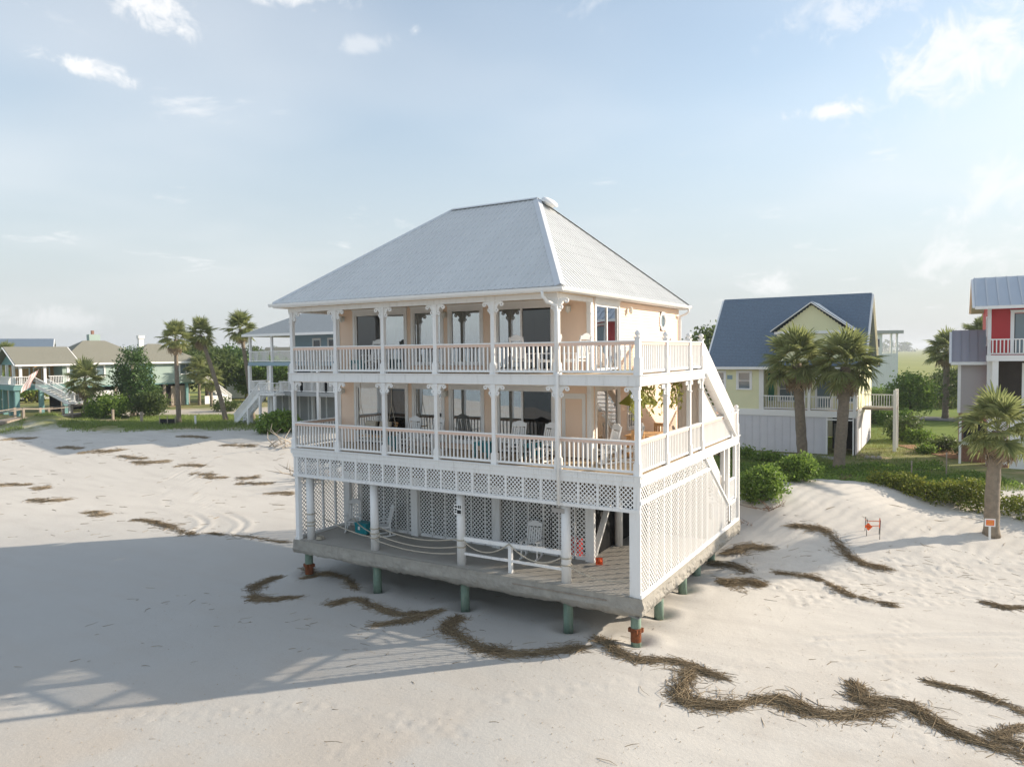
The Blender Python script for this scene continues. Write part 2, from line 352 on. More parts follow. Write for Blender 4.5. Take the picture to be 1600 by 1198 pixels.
def axis(lo, hi, step, far_lo, far_hi, growth=1.09):
    a = list(np.arange(lo, hi + 1e-6, step)); q = step; p = a[-1]
    while p < far_hi: q *= growth; p += q; a.append(p)
    q = step; p = a[0]; b = []
    while p > far_lo: q *= growth; p -= q; b.append(p)
    return np.array(b[::-1] + a)
def spline(pts, n):
    P = np.array(pts, float); m = len(P); t = np.linspace(0, m - 1, n); out = []
    for q in t:
        i = min(int(q), m - 2); f = q - i; p0, p1, p2, p3 = P[max(i - 1, 0)], P[i], P[i + 1], P[min(i + 2, m - 1)]
        out.append(.5 * ((2 * p1) + (-p0 + p2) * f + (2 * p0 - 5 * p1 + 4 * p2 - p3) * f ** 2 + (-p0 + 3 * p1 - 3 * p2 + p3) * f ** 3))
    return np.array(out)
def build_ground():
    S = axis(-24, 25, 0.115, -3200, 3200); D = axis(13, 38, 0.115, -110, 4200)
    ss, dd = np.meshgrid(S, D); x, y = to_xy(ss, dd); z = ground_base(x, y)
    near = sstep(-dd, -44, -40)
    # wind ripples and lumps
    dune_k = sstep(ss, 9, 13) * sstep(dd, 26, 30) * near
    warp = 2.2 * fbm(x * 0.35, y * 0.35, 31)
    z = z + dune_k * 0.014 * np.sin((0.92 * x - 0.4 * y) * 13.0 + warp * 5.0) * (0.4 + vnoise(x * 0.3, y * 0.3, 4))
    z = z + near * (0.018 * fbm(x * 1.3, y * 1.3, 41, 3) + 0.010 * fbm(x * 5.0, y * 5.0, 42, 2))
    rough_k = sstep(ss, 8.5, 11) * sstep(dd, 23.5, 26.5) * (1 - sstep(dd, 28.5, 30.5)) * near
    z = z + rough_k * 0.05 * fbm(x * 2.2, y * 2.2, 51, 3)
    # footprints: shallow dents with a pushed-up rim
    r2 = np.random.default_rng(3)
    def dents(n, s0, s1, d0, d1, depth, rad):
        for _ in range(n):
            a = r2.uniform(s0, s1); b = r2.uniform(d0, d1); i0, i1 = np.searchsorted(S, (a - .5, a + .5)); j0, j1 = np.searchsorted(D, (b - .5, b + .5))
            if i1 <= i0 or j1 <= j0: continue
            th = r2.uniform(0, 6.28); u = (ss[j0:j1, i0:i1] - a); v = (dd[j0:j1, i0:i1] - b)
            p = (u * math.cos(th) + v * math.sin(th)) / (rad * 1.5); q = (-u * math.sin(th) + v * math.cos(th)) / rad
            e = p * p + q * q; k = r2.uniform(.5, 1.1) * depth
            z[j0:j1, i0:i1] += k * (-1.3 * np.exp(-e * 1.2) + 0.8 * np.exp(-((np.sqrt(e) - 1.5) / .55) ** 2))
    dents(420, 9.5, 23, 24.0, 28.8, 0.022, 0.11)
    dents(14, 13, 24, 29.5, 34.5, 0.014, 0.11)
    dents(50, 3, 18, 15, 24, 0.008, 0.10)
    # a few walking trails: left and right prints in turn
    for trail in ([(-4, 15.5), (0, 18), (5, 19.2), (10, 21.5)], [(-14, 18.5), (-9, 17.2), (-5, 17.6), (-1, 16.2)], [(9, 15.5), (10, 19), (12.5, 23)]):
        T_ = spline(trail, 34)
        for i_ in range(33):
            dv = T_[i_ + 1] - T_[i_]; nv = np.array([-dv[1], dv[0]]) / (np.linalg.norm(dv) + 1e-9) * (.13 if i_ % 2 else -.13); c_ = T_[i_] + nv; dents(1, c_[0] - .02, c_[0] + .02, c_[1] - .02, c_[1] + .02, 0.020, 0.10)
    # two pairs of tyre tracks
    def track(pts, depth, w=0.11):
        nonlocal z
        P = spline(pts, 40)
        for k in range(len(P) - 1):
            a, b = P[k], P[k + 1]; ab = b - a; L2 = ab @ ab
            m = (np.abs(x - (a[0] + b[0]) / 2) < abs(ab[0]) / 2 + 1) & (np.abs(y - (a[1] + b[1]) / 2) < abs(ab[1]) / 2 + 1)
            px_, py_ = x[m], y[m]; t = np.clip(((px_ - a[0]) * ab[0] + (py_ - a[1]) * ab[1]) / L2, 0, 1)
            dist = np.hypot(px_ - a[0] - t * ab[0], py_ - a[1] - t * ab[1])
            edge = np.clip(1.0, 0, 1)
            z[m] += depth * edge * (-np.exp(-(dist / w) ** 2) + 0.5 * np.exp(-((dist - 2 * w) / w) ** 2)) * (0.6 + 0.4 * np.sin((px_ + py_) * 22))
    track([(4.2, 3.0), (5.6, 4.0), (7.4, 5.2), (9.5, 6.4), (12, 7.7)], 0.03)
    track([(5.2, 1.9), (6.6, 2.9), (8.4, 4.1), (10.5, 5.3), (13, 6.6)], 0.03)
    track([(-39, 13.5), (-34, 9.5), (-30, 7.2), (-26.5, 6.2), (-23.5, 5.0), (-22, 3.2)], 0.035, .16)
    track([(-39.5, 12.0), (-35, 8.2), (-31, 5.9), (-27.5, 5.0), (-25.2, 3.9), (-24, 2.2)], 0.035, .16)
    V = np.stack([x, y, z], -1).reshape(-1, 3); n = len(S); m = len(D)
    idx = np.arange(n * m).reshape(m, n)
    F = np.stack([idx[:-1, :-1], idx[:-1, 1:], idx[1:, 1:], idx[1:, :-1]], -1).reshape(-1, 4)
    me = np_mesh('ground', V, F, ground_material(), smooth=True)
    return tag(place(me, 'ground'), kind='structure')
def ground_material():
    m, nt, b = principled('sand_and_turf'); geo = node(nt, 'ShaderNodeNewGeometry'); pos = geo.outputs['Position']
    def noise(scale, det=4.0, rough=0.55, vec=None):
        n = node(nt, 'ShaderNodeTexNoise', inp={'Scale': scale, 'Detail': det, 'Roughness': rough}); nt.links.new(vec or pos, n.inputs['Vector']); return n.outputs[0]
    def along(vx, vy, off):
        n = node(nt, 'ShaderNodeVectorMath', operation='DOT_PRODUCT'); nt.links.new(pos, n.inputs[0]); n.inputs[1].default_value = (vx, vy, 0)
        return math_n(nt, 'ADD', n.outputs['Value'], off)
    s = along(RX, RY, -(CX * RX + CY * RY)); d = along(FX, FY, -(CX * FX + CY * FY))
    # dry pale sand, damper and browner towards the water, faint streaks
    damp = math_n(nt, 'MULTIPLY', maprange(nt, math_n(nt, 'ADD', d, math_n(nt, 'MULTIPLY', noise(0.12, 3.0), 14.0)), 19.0, 30.0, 1.0, 0.0), maprange(nt, noise(0.28, 5.0, 0.6), 0.40, 0.60))
    mp = node(nt, 'ShaderNodeMapping', inp={'Scale': (0.35, 1.6, 1.0), 'Rotation': (0, 0, 0.55)}); nt.links.new(pos, mp.inputs[0])
    streak = maprange(nt, noise(0.9, 6.0, 0.62, mp.outputs[0]), 0.42, 0.7)
    sand = mixc(nt, noise(0.5, 5.0), (0.56, 0.53, 0.48), (0.65, 0.62, 0.565))
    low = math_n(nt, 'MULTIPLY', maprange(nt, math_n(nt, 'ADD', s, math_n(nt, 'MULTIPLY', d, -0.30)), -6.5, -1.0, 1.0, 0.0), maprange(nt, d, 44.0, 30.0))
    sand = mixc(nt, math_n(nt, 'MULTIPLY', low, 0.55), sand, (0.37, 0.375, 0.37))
    sand = mixc(nt, math_n(nt, 'MULTIPLY', damp, 0.80), sand, (0.475, 0.425, 0.365))
    sand = mixc(nt, math_n(nt, 'MULTIPLY', streak, 0.34), sand, (0.46, 0.43, 0.39))
    grain = maprange(nt, noise(55.0, 2.0), 0.3, 0.7, 0.93, 1.05); gs = node(nt, 'ShaderNodeVectorMath', operation='SCALE'); nt.links.new(sand, gs.inputs[0]); nt.links.new(grain, gs.inputs['Scale']); sand = gs.outputs[0]
    # inland: turf, with bare patches; then mown lawn, then marsh
    turf = mixc(nt, noise(1.7, 6.0), (0.13, 0.17, 0.045), (0.30, 0.28, 0.13))
    turf = mixc(nt, maprange(nt, noise(0.33, 4.0), 0.52, 0.66), turf, (0.42, 0.33, 0.20))
    lawn = mixc(nt, noise(0.8, 6.0), (0.10, 0.17, 0.03), (0.22, 0.26, 0.06))
    marsh = mixc(nt, noise(0.05, 6.0), (0.20, 0.24, 0.06), (0.34, 0.34, 0.11))
    wob = math_n(nt, 'MULTIPLY', math_n(nt, 'SUBTRACT', noise(0.16, 5.0, 0.65), 0.5), 16.0)
    dr = math_n(nt, 'ADD', d, wob)
    right = maprange(nt, s, 6.0, 10.0)
    t_right = maprange(nt, dr, 38.0, 40.5); t_left = maprange(nt, dr, 64.0, 68.0)
    tk = math_n(nt, 'ADD', math_n(nt, 'MULTIPLY', right, t_right), math_n(nt, 'MULTIPLY', math_n(nt, 'SUBTRACT', 1.0, right), t_left))
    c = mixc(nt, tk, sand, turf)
    c = mixc(nt, math_n(nt, 'MULTIPLY', maprange(nt, dr, 52.0, 58.0), right), c, lawn)
    c = mixc(nt, maprange(nt, d, 100.0, 125.0), c, marsh)
    # pale sandy drive between the palms and the teal house
    drive = math_n(nt, 'MULTIPLY', math_n(nt, 'MULTIPLY', maprange(nt, dr, 78.0, 80.0), maprange(nt, dr, 92.0, 88.0)), maprange(nt, s, -2.0, -8.0))
    drive = math_n(nt, 'MULTIPLY', drive, maprange(nt, s, -48.0, -44.0))
    c = mixc(nt, drive, c, (0.50, 0.45, 0.38))
    nt.links.new(c, b.inputs['Base Color']); b.inputs['Roughness'].default_value = 0.95; b.inputs['Specular IOR Level'].default_value = 0.12
    h = math_n(nt, 'ADD', math_n(nt, 'MULTIPLY', noise(9.0, 5.0), 0.7), math_n(nt, 'MULTIPLY', noise(38.0, 3.0), 0.3))
    bp = node(nt, 'ShaderNodeBump', inp={'Strength': 0.42, 'Distance': 0.03}); nt.links.new(h, bp.inputs['Height']); nt.links.new(bp.outputs[0], b.inputs['Normal'])
    return m
build_ground()

# sea behind the viewer (seen only in the window panes), road and far shore
def sea_material():
    m, nt, b = principled('sea_water'); b.inputs['Base Color'].default_value = (0.10, 0.13, 0.13, 1); b.inputs['Roughness'].default_value = 0.12
    geo = node(nt, 'ShaderNodeNewGeometry'); w = node(nt, 'ShaderNodeTexNoise', inp={'Scale': 0.35, 'Detail': 6.0, 'Distortion': 0.6}); nt.links.new(geo.outputs['Position'], w.inputs['Vector'])
    bp = node(nt, 'ShaderNodeBump', inp={'Strength': 0.9, 'Distance': 0.6}); nt.links.new(w.outputs[0], bp.inputs['Height']); nt.links.new(bp.outputs[0], b.inputs['Normal'])
    MAT['sea_water'] = m
sea_material()
def sd3(s, d, z): x, y = to_xy(s, d); return (float(x), float(y), z)
o = MB().add([sd3(-4000, -22, -2.6), sd3(4000, -22, -2.6), sd3(4000, -5000, -2.6), sd3(-4000, -5000, -2.6)], [(0, 1, 2, 3)]).build('sea', 'sea_water'); tag(o, kind='structure')
M('asphalt', (0.20, 0.19, 0.19), 0.9, 0.1, 1.0)
M('walk_concrete', (0.42, 0.40, 0.38), 0.9, 0.1, 1.0)
def strip(name, mat, pts, width, lift=0.03, n=40):
    V = []; F = []
    P = [np.array(p) for p in pts]; L = []
    for i in range(n + 1):
        t = i / n * (len(P) - 1); k = min(int(t), len(P) - 2); q = P[k] * (1 - (t - k)) + P[k + 1] * (t - k); L.append(q)
    for i, q in enumerate(L):
        d = L[min(i + 1, n)] - L[max(i - 1, 0)]; d = d / np.linalg.norm(d); nrm = np.array([-d[1], d[0]]) * width / 2
        for sg in (-1, 0, 1):
            r = q + nrm * sg; V.append((r[0], r[1], gz(*r) + lift))
    for i in range(n):
        for j in (0, 1): F.append((3 * i + j, 3 * i + j + 1, 3 * i + j + 4, 3 * i + j + 3))
    return tag(MB().add(V, F).build(name, mat), kind='structure')
strip('road', 'asphalt', [(-120, 104), (-60, 88), (-20, 78), (5, 70), (40, 63), (80, 58)], 5.2, 0.06, 90)
strip('path', 'walk_concrete', [(-4.0, 33.2), (-1.0, 33.6), (1.4, 33.4)], 1.5, 0.05, 10)
strip('driveway', 'walk_concrete', [(-56, 31), (-50.5, 26.5)], 3.0, 0.05, 14)

# ------------------------------------------------------------------ main house
# X along the sea front (0 = right corner), Y inland, Z from the top of the concrete slab
Z1, Z2, B2 = 3.60, 6.52, 6.20       # the two porch decks, underside of the upper beam
XL, XR, YW, YB = -14.20, -2.65, 2.50, 11.75
H = thing('beach_house', 'tall peach beach house on pilings with white double porches and grey metal hip roof', 'house')

def slab():
    r = random.Random(3); per = []
    x0, x1, y0, y1 = -14.32, 0.10, -0.04, 11.52
    step = 0.085
    n = int((x1 - x0) / step); per += [(x0 + (x1 - x0) * i / n, y0, (0, -1)) for i in range(n)]
    n = int((y1 - y0) / step); per += [(x1, y0 + (y1 - y0) * i / n, (1, 0)) for i in range(n)]
    n = 30; per += [(x1 - (x1 - x0) * i / n, y1, (0, 1)) for i in range(n)]
    n = 24; per += [(x0, y1 - (y1 - y0) * i / n, (-1, 0)) for i in range(n)]
    rows = [(0.0, 0.0), (-0.05, 0.0), (-0.12, 0.01), (-0.20, 0.03), (-0.28, 0.045), (-0.36, 0.05), (-0.44, 0.03), (-0.51, -0.02), (-0.58, -0.12)]; LAST = len(rows) - 1
    V = []; F = []; N = len(per)
    for k, (dz, push) in enumerate(rows):
        for i, (x, y, nn) in enumerate(per):
            w = float(fbm(np.array([(x - y) * 1.1]), np.array([k * 0.6 + 2.0]), 61)[0]); w2 = float(fbm(np.array([(x - y) * 6.0]), np.array([k * 0.9]), 62, 3)[0])
            side = 1.9 if nn[0] > 0 else 0.9
            out = (push * (1 if nn[0] <= 0 else .4) + 0.09 * w + 0.12 * w2) * min(max(k - 1, 0), 4) / 4.0 * side if k else 0.0
            zz = dz
            if k >= 5: zz += (0.045 * w + 0.045 * w2) * (k - 4)
            if k == LAST and nn[1] < 0: zz += 0.08 * sstep(-x, 8, 14.3)
            V.append((x + nn[0] * out, y + nn[1] * out, zz))
    for k in range(len(rows) - 1):
        for i in range(N): F.append((k * N + i, (k + 1) * N + i, (k + 1) * N + (i + 1) % N, k * N + (i + 1) % N))
    F.append(tuple(range(N)))
    # broken underside, a step in from the edge
    base = len(V); cxm, cym = (x0 + x1) / 2, (y0 + y1) / 2
    for i, (x, y, nn) in enumerate(per): V.append((x - nn[0] * 0.45 - (0.3 if i == 0 else 0) * 0, y - nn[1] * 0.45, -0.50 + 0.05 * math.sin(i * 1.7)))
    for i in range(N): F.append((LAST * N + i, base + i, base + (i + 1) % N, LAST * N + (i + 1) % N))
    F.append(tuple(base + i for i in reversed(range(N))))
    o = MB().add(V, F).build('concrete_slab', 'concrete', H)
    MB().box(x0 + 0.12, x1 - 0.12, y0 + 0.12, y1 - 0.1, -0.2, 0.006).build('porch_floor', 'porch_concrete', o)
    # crack line and patched strip along the seaward edge
    MB().box(-4.3, -1.0, y0 - 0.035, y0 + 0.03, -0.20, -0.17).build('edge_form_board', 'weathered_wood', o)
slab()
pile_me = MB().lathe((0, 0, 0), [(0.155, -1.7), (0.155, -1.0), (0.15, -0.3)], 16).mesh('pile', 'pile_green', True)
def clamp_me():
    b = MB()
    for zc in (-1.10,):
        b.lathe((0, 0, zc), [(0.16, -0.07), (0.185, -0.06), (0.185, 0.05), (0.16, 0.07)], 14)
        for t in range(4): b.box(*(v for v in (0.17 * math.cos(t * 1.57 + .4) - .05, 0.17 * math.cos(t * 1.57 + .4) + .05, 0.17 * math.sin(t * 1.57 + .4) - .05, 0.17 * math.sin(t * 1.57 + .4) + .05, zc - .06, zc + .06)))
    b.lathe((0, 0, 0), [(0.160, -1.45), (0.160, -1.12)], 14)
    return b.mesh('rusty_clamp', 'rust')
cl = clamp_me()
for i, (x, y) in enumerate([(-14.0, 0.45), (-10.45, 0.45), (-6.50, 0.45), (-2.55, 0.45), (-0.28, 0.42), (-0.45, 2.9), (-0.55, 5.7), (-0.6, 7.6), (-0.6, 9.6),
                            (-14.0, 3.6), (-10.4, 3.6), (-6.5, 3.6), (-3.2, 3.6), (-14, 7.5), (-10.4, 7.5), (-6.5, 7.5), (-3.2, 7.5)]):
    p = place(pile_me, 'pile', H, (x, y, 0.0))
    if i in (0, 4): place(cl, 'rusty_clamp', p)

# ---- lattice
def clip_line(poly, p, d):
    t0, t1 = -1e9, 1e9; n = len(poly)
    cx = sum(q[0] for q in poly) / n; cy = sum(q[1] for q in poly) / n
    for i in range(n):
        a, b = poly[i], poly[(i + 1) % n]; ex, ey = b[0] - a[0], b[1] - a[1]; nx, ny = -ey, ex
        if (cx - a[0]) * nx + (cy - a[1]) * ny < 0: nx, ny = -nx, -ny
        num = (p[0] - a[0]) * nx + (p[1] - a[1]) * ny; den = d[0] * nx + d[1] * ny
        if abs(den) < 1e-9:
            if num < 0: return None
            continue
        t = -num / den
        if den > 0: t0 = max(t0, t)
        else: t1 = min(t1, t)
    return (t0, t1) if t1 - t0 > 0.015 else None
def lattice(name, parent, poly, to3, pitch=0.140, w=0.032, th=0.006, mat='white_paint'):
    """poly in (a, z); to3(a, z, out) gives the place; two crossed layers of laths"""
    b = MB(); a0 = min(p[0] for p in poly); a1 = max(p[0] for p in poly); z0 = min(p[1] for p in poly); z1 = max(p[1] for p in poly)
    k = math.sqrt(0.5)
    for layer, sg in enumerate((1, -1)):
        d = (k, sg * k); lo = (a0 - (z1 if sg > 0 else -z0)) ; c0 = a0 - sg * z1 if sg > 0 else a0 + z0; c1 = a1 - z0 if sg > 0 else a1 + z1
        c = math.floor(c0 / pitch) * pitch
        while c < c1:
            r = clip_line(poly, (c, 0.0), d)
            if r:
                A = (c + d[0] * r[0], d[1] * r[0]); B = (c + d[0] * r[1], d[1] * r[1]); nx, ny = -d[1] * w / 2, d[0] * w / 2; o0 = layer * (th + 0.001); o1 = o0 + th
                vs = [to3(A[0] - nx, A[1] - ny, o0), to3(A[0] + nx, A[1] + ny, o0), to3(B[0] + nx, B[1] + ny, o0), to3(B[0] - nx, B[1] - ny, o0),
                      to3(A[0] - nx, A[1] - ny, o1), to3(A[0] + nx, A[1] + ny, o1), to3(B[0] + nx, B[1] + ny, o1), to3(B[0] - nx, B[1] - ny, o1)]
                b.add(vs, [(0, 1, 2, 3), (4, 7, 6, 5), (0, 4, 5, 1), (1, 5, 6, 2), (2, 6, 7, 3), (3, 7, 4, 0)])
            c += pitch
    return b.build(name, mat, parent)
front3 = lambda a, z, o: (a, -o, z)
side3 = lambda a, z, o: (o, a, z)
left3 = lambda a, z, o: (XL - o, a, z)
inner3 = lambda a, z, o: (a, 2.85 - o, z)

# front lattice band under the first deck
band = MB().box(-14.27, 0.02, -0.02, 0.07, 2.50, 2.60).box(-14.27, 0.02, -0.02, 0.07, 3.27, 3.40).build('lattice_frame', 'white_paint', H)
edges = [-14.22 + 0.6455 * i for i in range(23)]
for i, a in enumerate(edges):
    if i < 22: lattice('lattice_panel', band, [(a, 2.58), (edges[i + 1], 2.58), (edges[i + 1], 3.29), (a, 3.29)], lambda a_, z, o: (a_, 0.035 - o, z))
    place(MB().box(-0.035, 0.035, -0.012, 0.045, 2.60, 3.27).mesh('batten', 'white_paint'), 'batten', band, (a if i else a + .03, 0, 0))
# lower side wall of lattice, cut away by the outside stair
SY = [0.02 + 0.685 * i for i in range(17)]
def stair_z(y): return 3.22 - (y - 6.69) * (3.22 - 1.03) / (9.76 - 6.69)
sw = MB().box(0.0, 0.07, 0.0, 11.45, 0.0, 0.11).box(0.0, 0.07, 0.0, 7.2, 2.75, 2.86).box(0.0, 0.065, 0.0, 11.45, 3.27, 3.40).box(0.0, 0.068, 9.76, 10.9, 0.90, 1.02)
sw.bar((0.035, 6.55, 3.26), (0.035, 9.80, 0.98), 0.07, 0.11, (1, 0, 0)); sidew = sw.build('lattice_frame', 'white_paint', H)
for i in range(len(SY)):
    y = SY[i]; y2 = min(SY[i] + 0.685, 11.42)
    top = 3.3 if y < 6.7 else (stair_z(y) if y < 9.76 else (1.0 if y < 10.88 else 3.3))
    place(MB().box(-0.01, 0.034, -0.022, 0.022, 0.0, 1.0).mesh('batten', 'white_paint'), 'batten', sidew, (0, y + .01, 0.0), 0, (1, 1, top))
    if i == len(SY) - 1: break
    if y2 <= 6.75:
        lattice('lattice_panel', sidew, [(y, .09), (y2, .09), (y2, 2.77), (y, 2.77)], lambda a_, z, o: (0.012 + o, a_, z), .158, .031, .004)
        lattice('lattice_panel', sidew, [(y, 2.84), (y2, 2.84), (y2, 3.29), (y, 3.29)], lambda a_, z, o: (0.012 + o, a_, z), .158, .031, .004)
    elif y < 9.7:
        ya, yb = y, min(y2, 9.76); lattice('lattice_panel', sidew, [(ya, .09), (yb, .09), (yb, max(stair_z(yb), .5)), (ya, stair_z(ya) if ya > 6.69 else 3.25)], lambda a_, z, o: (0.012 + o, a_, z), .158, .031, .004)
    elif y < 10.8: lattice('lattice_panel', sidew, [(max(y, 9.76), .09), (y2, .09), (y2, .92), (max(y, 9.76), .92)], lambda a_, z, o: (0.012 + o, a_, z), .158, .031, .004)
lattice('lattice_panel', sidew, [(10.92, .95), (11.42, .95), (11.42, 3.3), (10.92, 3.3)], lambda a_, z, o: (0.012 + o, a_, z), .158, .031, .004)
place(MB().box(-0.06, 0.075, -0.06, 0.06, 0.0, 3.3).mesh('corner_board', 'white_paint'), 'corner_board', sidew, (0, 11.45, 0))
place(MB().box(-0.05, 0.06, -0.05, 0.05, 0.9, 3.3).mesh('stair_post', 'white_paint'), 'stair_post', sidew, (0, 9.80, 0))
place(MB().box(-0.05, 0.06, -0.05, 0.05, 0.9, 3.3).mesh('stair_post', 'white_paint'), 'stair_post', sidew, (0, 10.88, 0))
# left lower lattice wall and the inner wall behind the lower porch
lw = MB().box(XL - 0.06, XL, 0.0, 11.4, 0.0, 0.11).box(XL - .06, XL, 0.0, 11.4, 2.50, 2.60).box(XL - .06, XL, 0.0, 11.4, 3.27, 3.40).build('lattice_frame', 'white_paint', H)
for i in range(16):
    y = 0.1 + 0.7 * i
    place(MB().box(-0.055, 0.015, -0.04, 0.04, 0.1, 3.3).mesh('batten', 'white_paint'), 'batten', lw, (XL, y, 0))
    lattice('lattice_panel', lw, [(y, .1), (y + .7, .1), (y + .7, 3.3), (y, 3.3)], lambda a_, z, o: (XL - 0.04 + o, a_, z), .16, .034)
iw = MB().box(-14.1, -2.85, 2.80, 2.86, 0.0, 0.10).box(-14.1, -2.85, 2.80, 2.86, 2.62, 2.72).build('lattice_frame', 'white_paint', H)
xs = [-14.0 + 0.62 * i for i in range(19)]
for i, x in enumerate(xs[:-1]):
    lattice('lattice_panel', iw, [(x, .08), (x + .62, .08), (x + .62, 2.40), (x, 2.40)], lambda a_, z, o: (a_, 2.85 - o, z), .16, .034)
    place(MB().box(-0.022, 0.022, 2.80, 2.845, 0.0, 2.65).mesh('batten', 'white_paint'), 'batten', iw, (x, 0, 0))
for x in (-14.05, -10.45, -6.62, -2.82):
    MB().box(x - .16, x + .16, 2.66, 2.80, 0.0, 3.35).build('pillar', 'white_paint', H)
M('behind_dark', (0.05, 0.042, 0.035), 0.9, 0.3, 0.6)  # brown-black that stands in for unlit depth behind the lattice
MB().box(-14.0, -3.35, 3.55, 3.65, 0.0, 3.3).box(-3.45, -3.35, 3.65, 11.3, 0.0, 3.3).build('shade_wall', 'behind_dark', H)  # added walls, coloured dark to pass for the unlit space under the house
MB().box(-3.35, -0.2, 7.6, 7.7, 0.0, 3.3).build('shade_sheet', 'unlit_dark', H)  # added black sheet in place of the shade deeper under the house
MB().box(-3.34, -3.0, 3.7, 7.6, 0.0, 3.2).build('shade_block', 'unlit_dark', H)  # added black block, paints the unlit interior beside the brace posts
for y in (5.18, 7.4):
    MB().lathe((-2.80, y, 0), [(0.15, 0), (0.15, 3.3)], 14).build('pillar', 'white_paint', H, True)
MB().bar((-2.80, 2.95, 0.15), (-2.80, 5.05, 2.75), 0.09, 0.20, (1, 0, 0)).build('brace', 'white_paint', H)
MB().bar((-2.80, 5.30, 2.75), (-2.80, 6.9, 1.3), 0.09, 0.20, (1, 0, 0)).build('brace', 'white_paint', H)
# lower round columns, corner posts
colm = MB().lathe((0, 0, 0), [(0.155, 0), (0.155, 2.56)], 18).mesh('column', 'white_paint', True)
for x in (-13.75, -10.45, -6.56, -2.56): place(colm, 'column', H, (x, 0.36, 0))
for x in (-14.13, -0.10):
    MB().box(x - .09, x + .09, 0.02, 0.20, 0.0, 3.3).build('corner_post', 'white_paint', H)
MB().box(-0.33, -0.20, 0.06, 0.18, 0.0, 2.52).build('corner_post', 'white_paint', H)
g = MB(); g.bar((-6.45, 0.36, 0.92), (-2.68, 0.36, 0.92), 0.12, 0.13); g.bar((-6.45, 0.36, 0.40), (-2.68, 0.36, 0.40), 0.07, 0.08); gr = g.build('guard_rail', 'white_paint', H)
MB().box(-4.66, -4.54, 0.30, 0.42, 0.0, 0.86).build('guard_rail_post', 'white_paint', gr)

# brown joists over the lower porch
M('joist_wood', (0.13, 0.085, 0.05), 0.9, 0.2, 2.0)
MB().box(-14.1, -0.1, 0.12, 11.3, 3.40, 3.47).build('subfloor', 'joist_wood', H)
for i in range(28): place(MB().box(-.03, .03, 0.10, 3.5, 3.06, 3.40).mesh('joist', 'joist_wood'), 'joist', H, (-13.9 + .51 * i, 0, 0))
MB().box(-14.05, -0.1, 2.58, 2.65, 2.32, 3.4).build('girder', 'joist_wood', H)
# ---- decks, beams, ceilings
MB().box(-14.30, 0.03, 0.03, YW, 3.48, 3.585).build('deck_floor', 'deck_wood', H)
MB().box(-2.65, 0.03, YW, 11.50, 3.48, 3.585).build('deck_floor', 'deck_wood', H)
MB().box(-14.30, 0.03, 0.03, YW, 6.40, 6.505).build('deck_floor', 'deck_wood', H)
MB().box(-2.65, 0.03, YW, 6.85, 6.40, 6.505).build('deck_floor', 'deck_wood', H)
def fascia(name, z0, z1, yend, extra=None):
    b = MB().box(-14.34, 0.06, -0.045, 0.03, z0, z1).box(0.03, 0.062, 0.03, yend, z0 + .002, z1 - .002).box(-14.342, -14.30, 0.03, YB, z0 + .002, z1 - .002)
    return b.build(name, 'white_paint', H)
f1 = fascia('deck_fascia', 3.40, 3.585, 11.50); f2 = fascia('deck_fascia', B2, 6.505, 6.85)
# nosing of each deck, grey drip line under it
MB().box(-14.38, 0.10, -0.09, 0.06, 3.585, 3.61).box(0.03, 0.11, 0.06, 11.55, 3.586, 3.612).build('deck_nosing', 'white_trim', f1)
MB().box(-14.38, 0.10, -0.09, 0.06, 6.505, 6.53).box(0.03, 0.11, 0.06, 6.90, 6.506, 6.532).build('deck_nosing', 'white_trim', f2)
dent = MB()
for i in range(158): dent.box(-14.25 + i * .09, -14.25 + i * .09 + .045, -0.062, -0.045, 3.50, 3.56)
for i in range(158): dent.box(-14.25 + i * .09, -14.25 + i * .09 + .045, -0.058, -0.045, 3.42, 3.46)
for i in range(126): dent.box(0.062, 0.078, 0.02 + i * .09, 0.065 + i * .09, 3.50, 3.56)
tag(dent.build('dentil_trim', 'white_trim', f1), kind='stuff')
for z in (B2 - 0.02,):
    MB().box(-14.28, 0.0, 0.05, YW, z, z + .015).build('porch_ceiling', 'porch_ceiling', H)
    MB().box(-2.64, 0.0, YW, 6.8, z, z + .015).build('porch_ceiling', 'porch_ceiling', H)
MB().box(-14.5, -2.45, -0.30, YW, 9.02, 9.035).build('porch_ceiling', 'porch_ceiling', H)
# beam over the upper posts
MB().box(-14.27, -2.58, -0.07, 0.07, 8.86, 9.02).build('eave_beam', 'white_paint', H)
MB().box(-2.72, -2.58, 0.07, YW, 8.862, 9.018).build('eave_beam', 'white_paint', H)
MB().box(-14.27, -14.13, 0.07, YW, 8.862, 9.018).build('eave_beam', 'white_paint', H)

# ---- posts, scroll brackets, railings
def bracket_mesh():
    b = MB(); t = 0.045
    def ring(cx, cz, ro, ri, n=14):
        k = len(b.v)
        for y in (-t / 2, t / 2):
            for r_ in (ro, ri):
                for j in range(n): b.v.append((cx + r_ * math.cos(6.2832 * j / n), y, cz + r_ * math.sin(6.2832 * j / n)))
        for j in range(n):
            q = (j + 1) % n
            b.f.append((k + j, k + q, k + n + q, k + n + j)); b.f.append((k + 2 * n + j, k + 3 * n + j, k + 3 * n + q, k + 2 * n + q))
            b.f.append((k + j, k + 2 * n + j, k + 2 * n + q, k + q)); b.f.append((k + n + j, k + n + q, k + 3 * n + q, k + 3 * n + j))
    ring(0.33, -0.085, 0.075, 0.024); ring(0.13, -0.27, 0.075, 0.024)
    pts = [(0.06, 0.0), (0.34, 0.0), (0.34, -0.02), (0.27, -0.05), (0.21, -0.10), (0.17, -0.16), (0.14, -0.20), (0.10, -0.30), (0.06, -0.34)]
    b.prism([(x, -t / 2 + .002, z) for x, z in pts], (0, t - .004, 0))
    return b.mesh('bracket', 'white_trim')
BR = bracket_mesh()
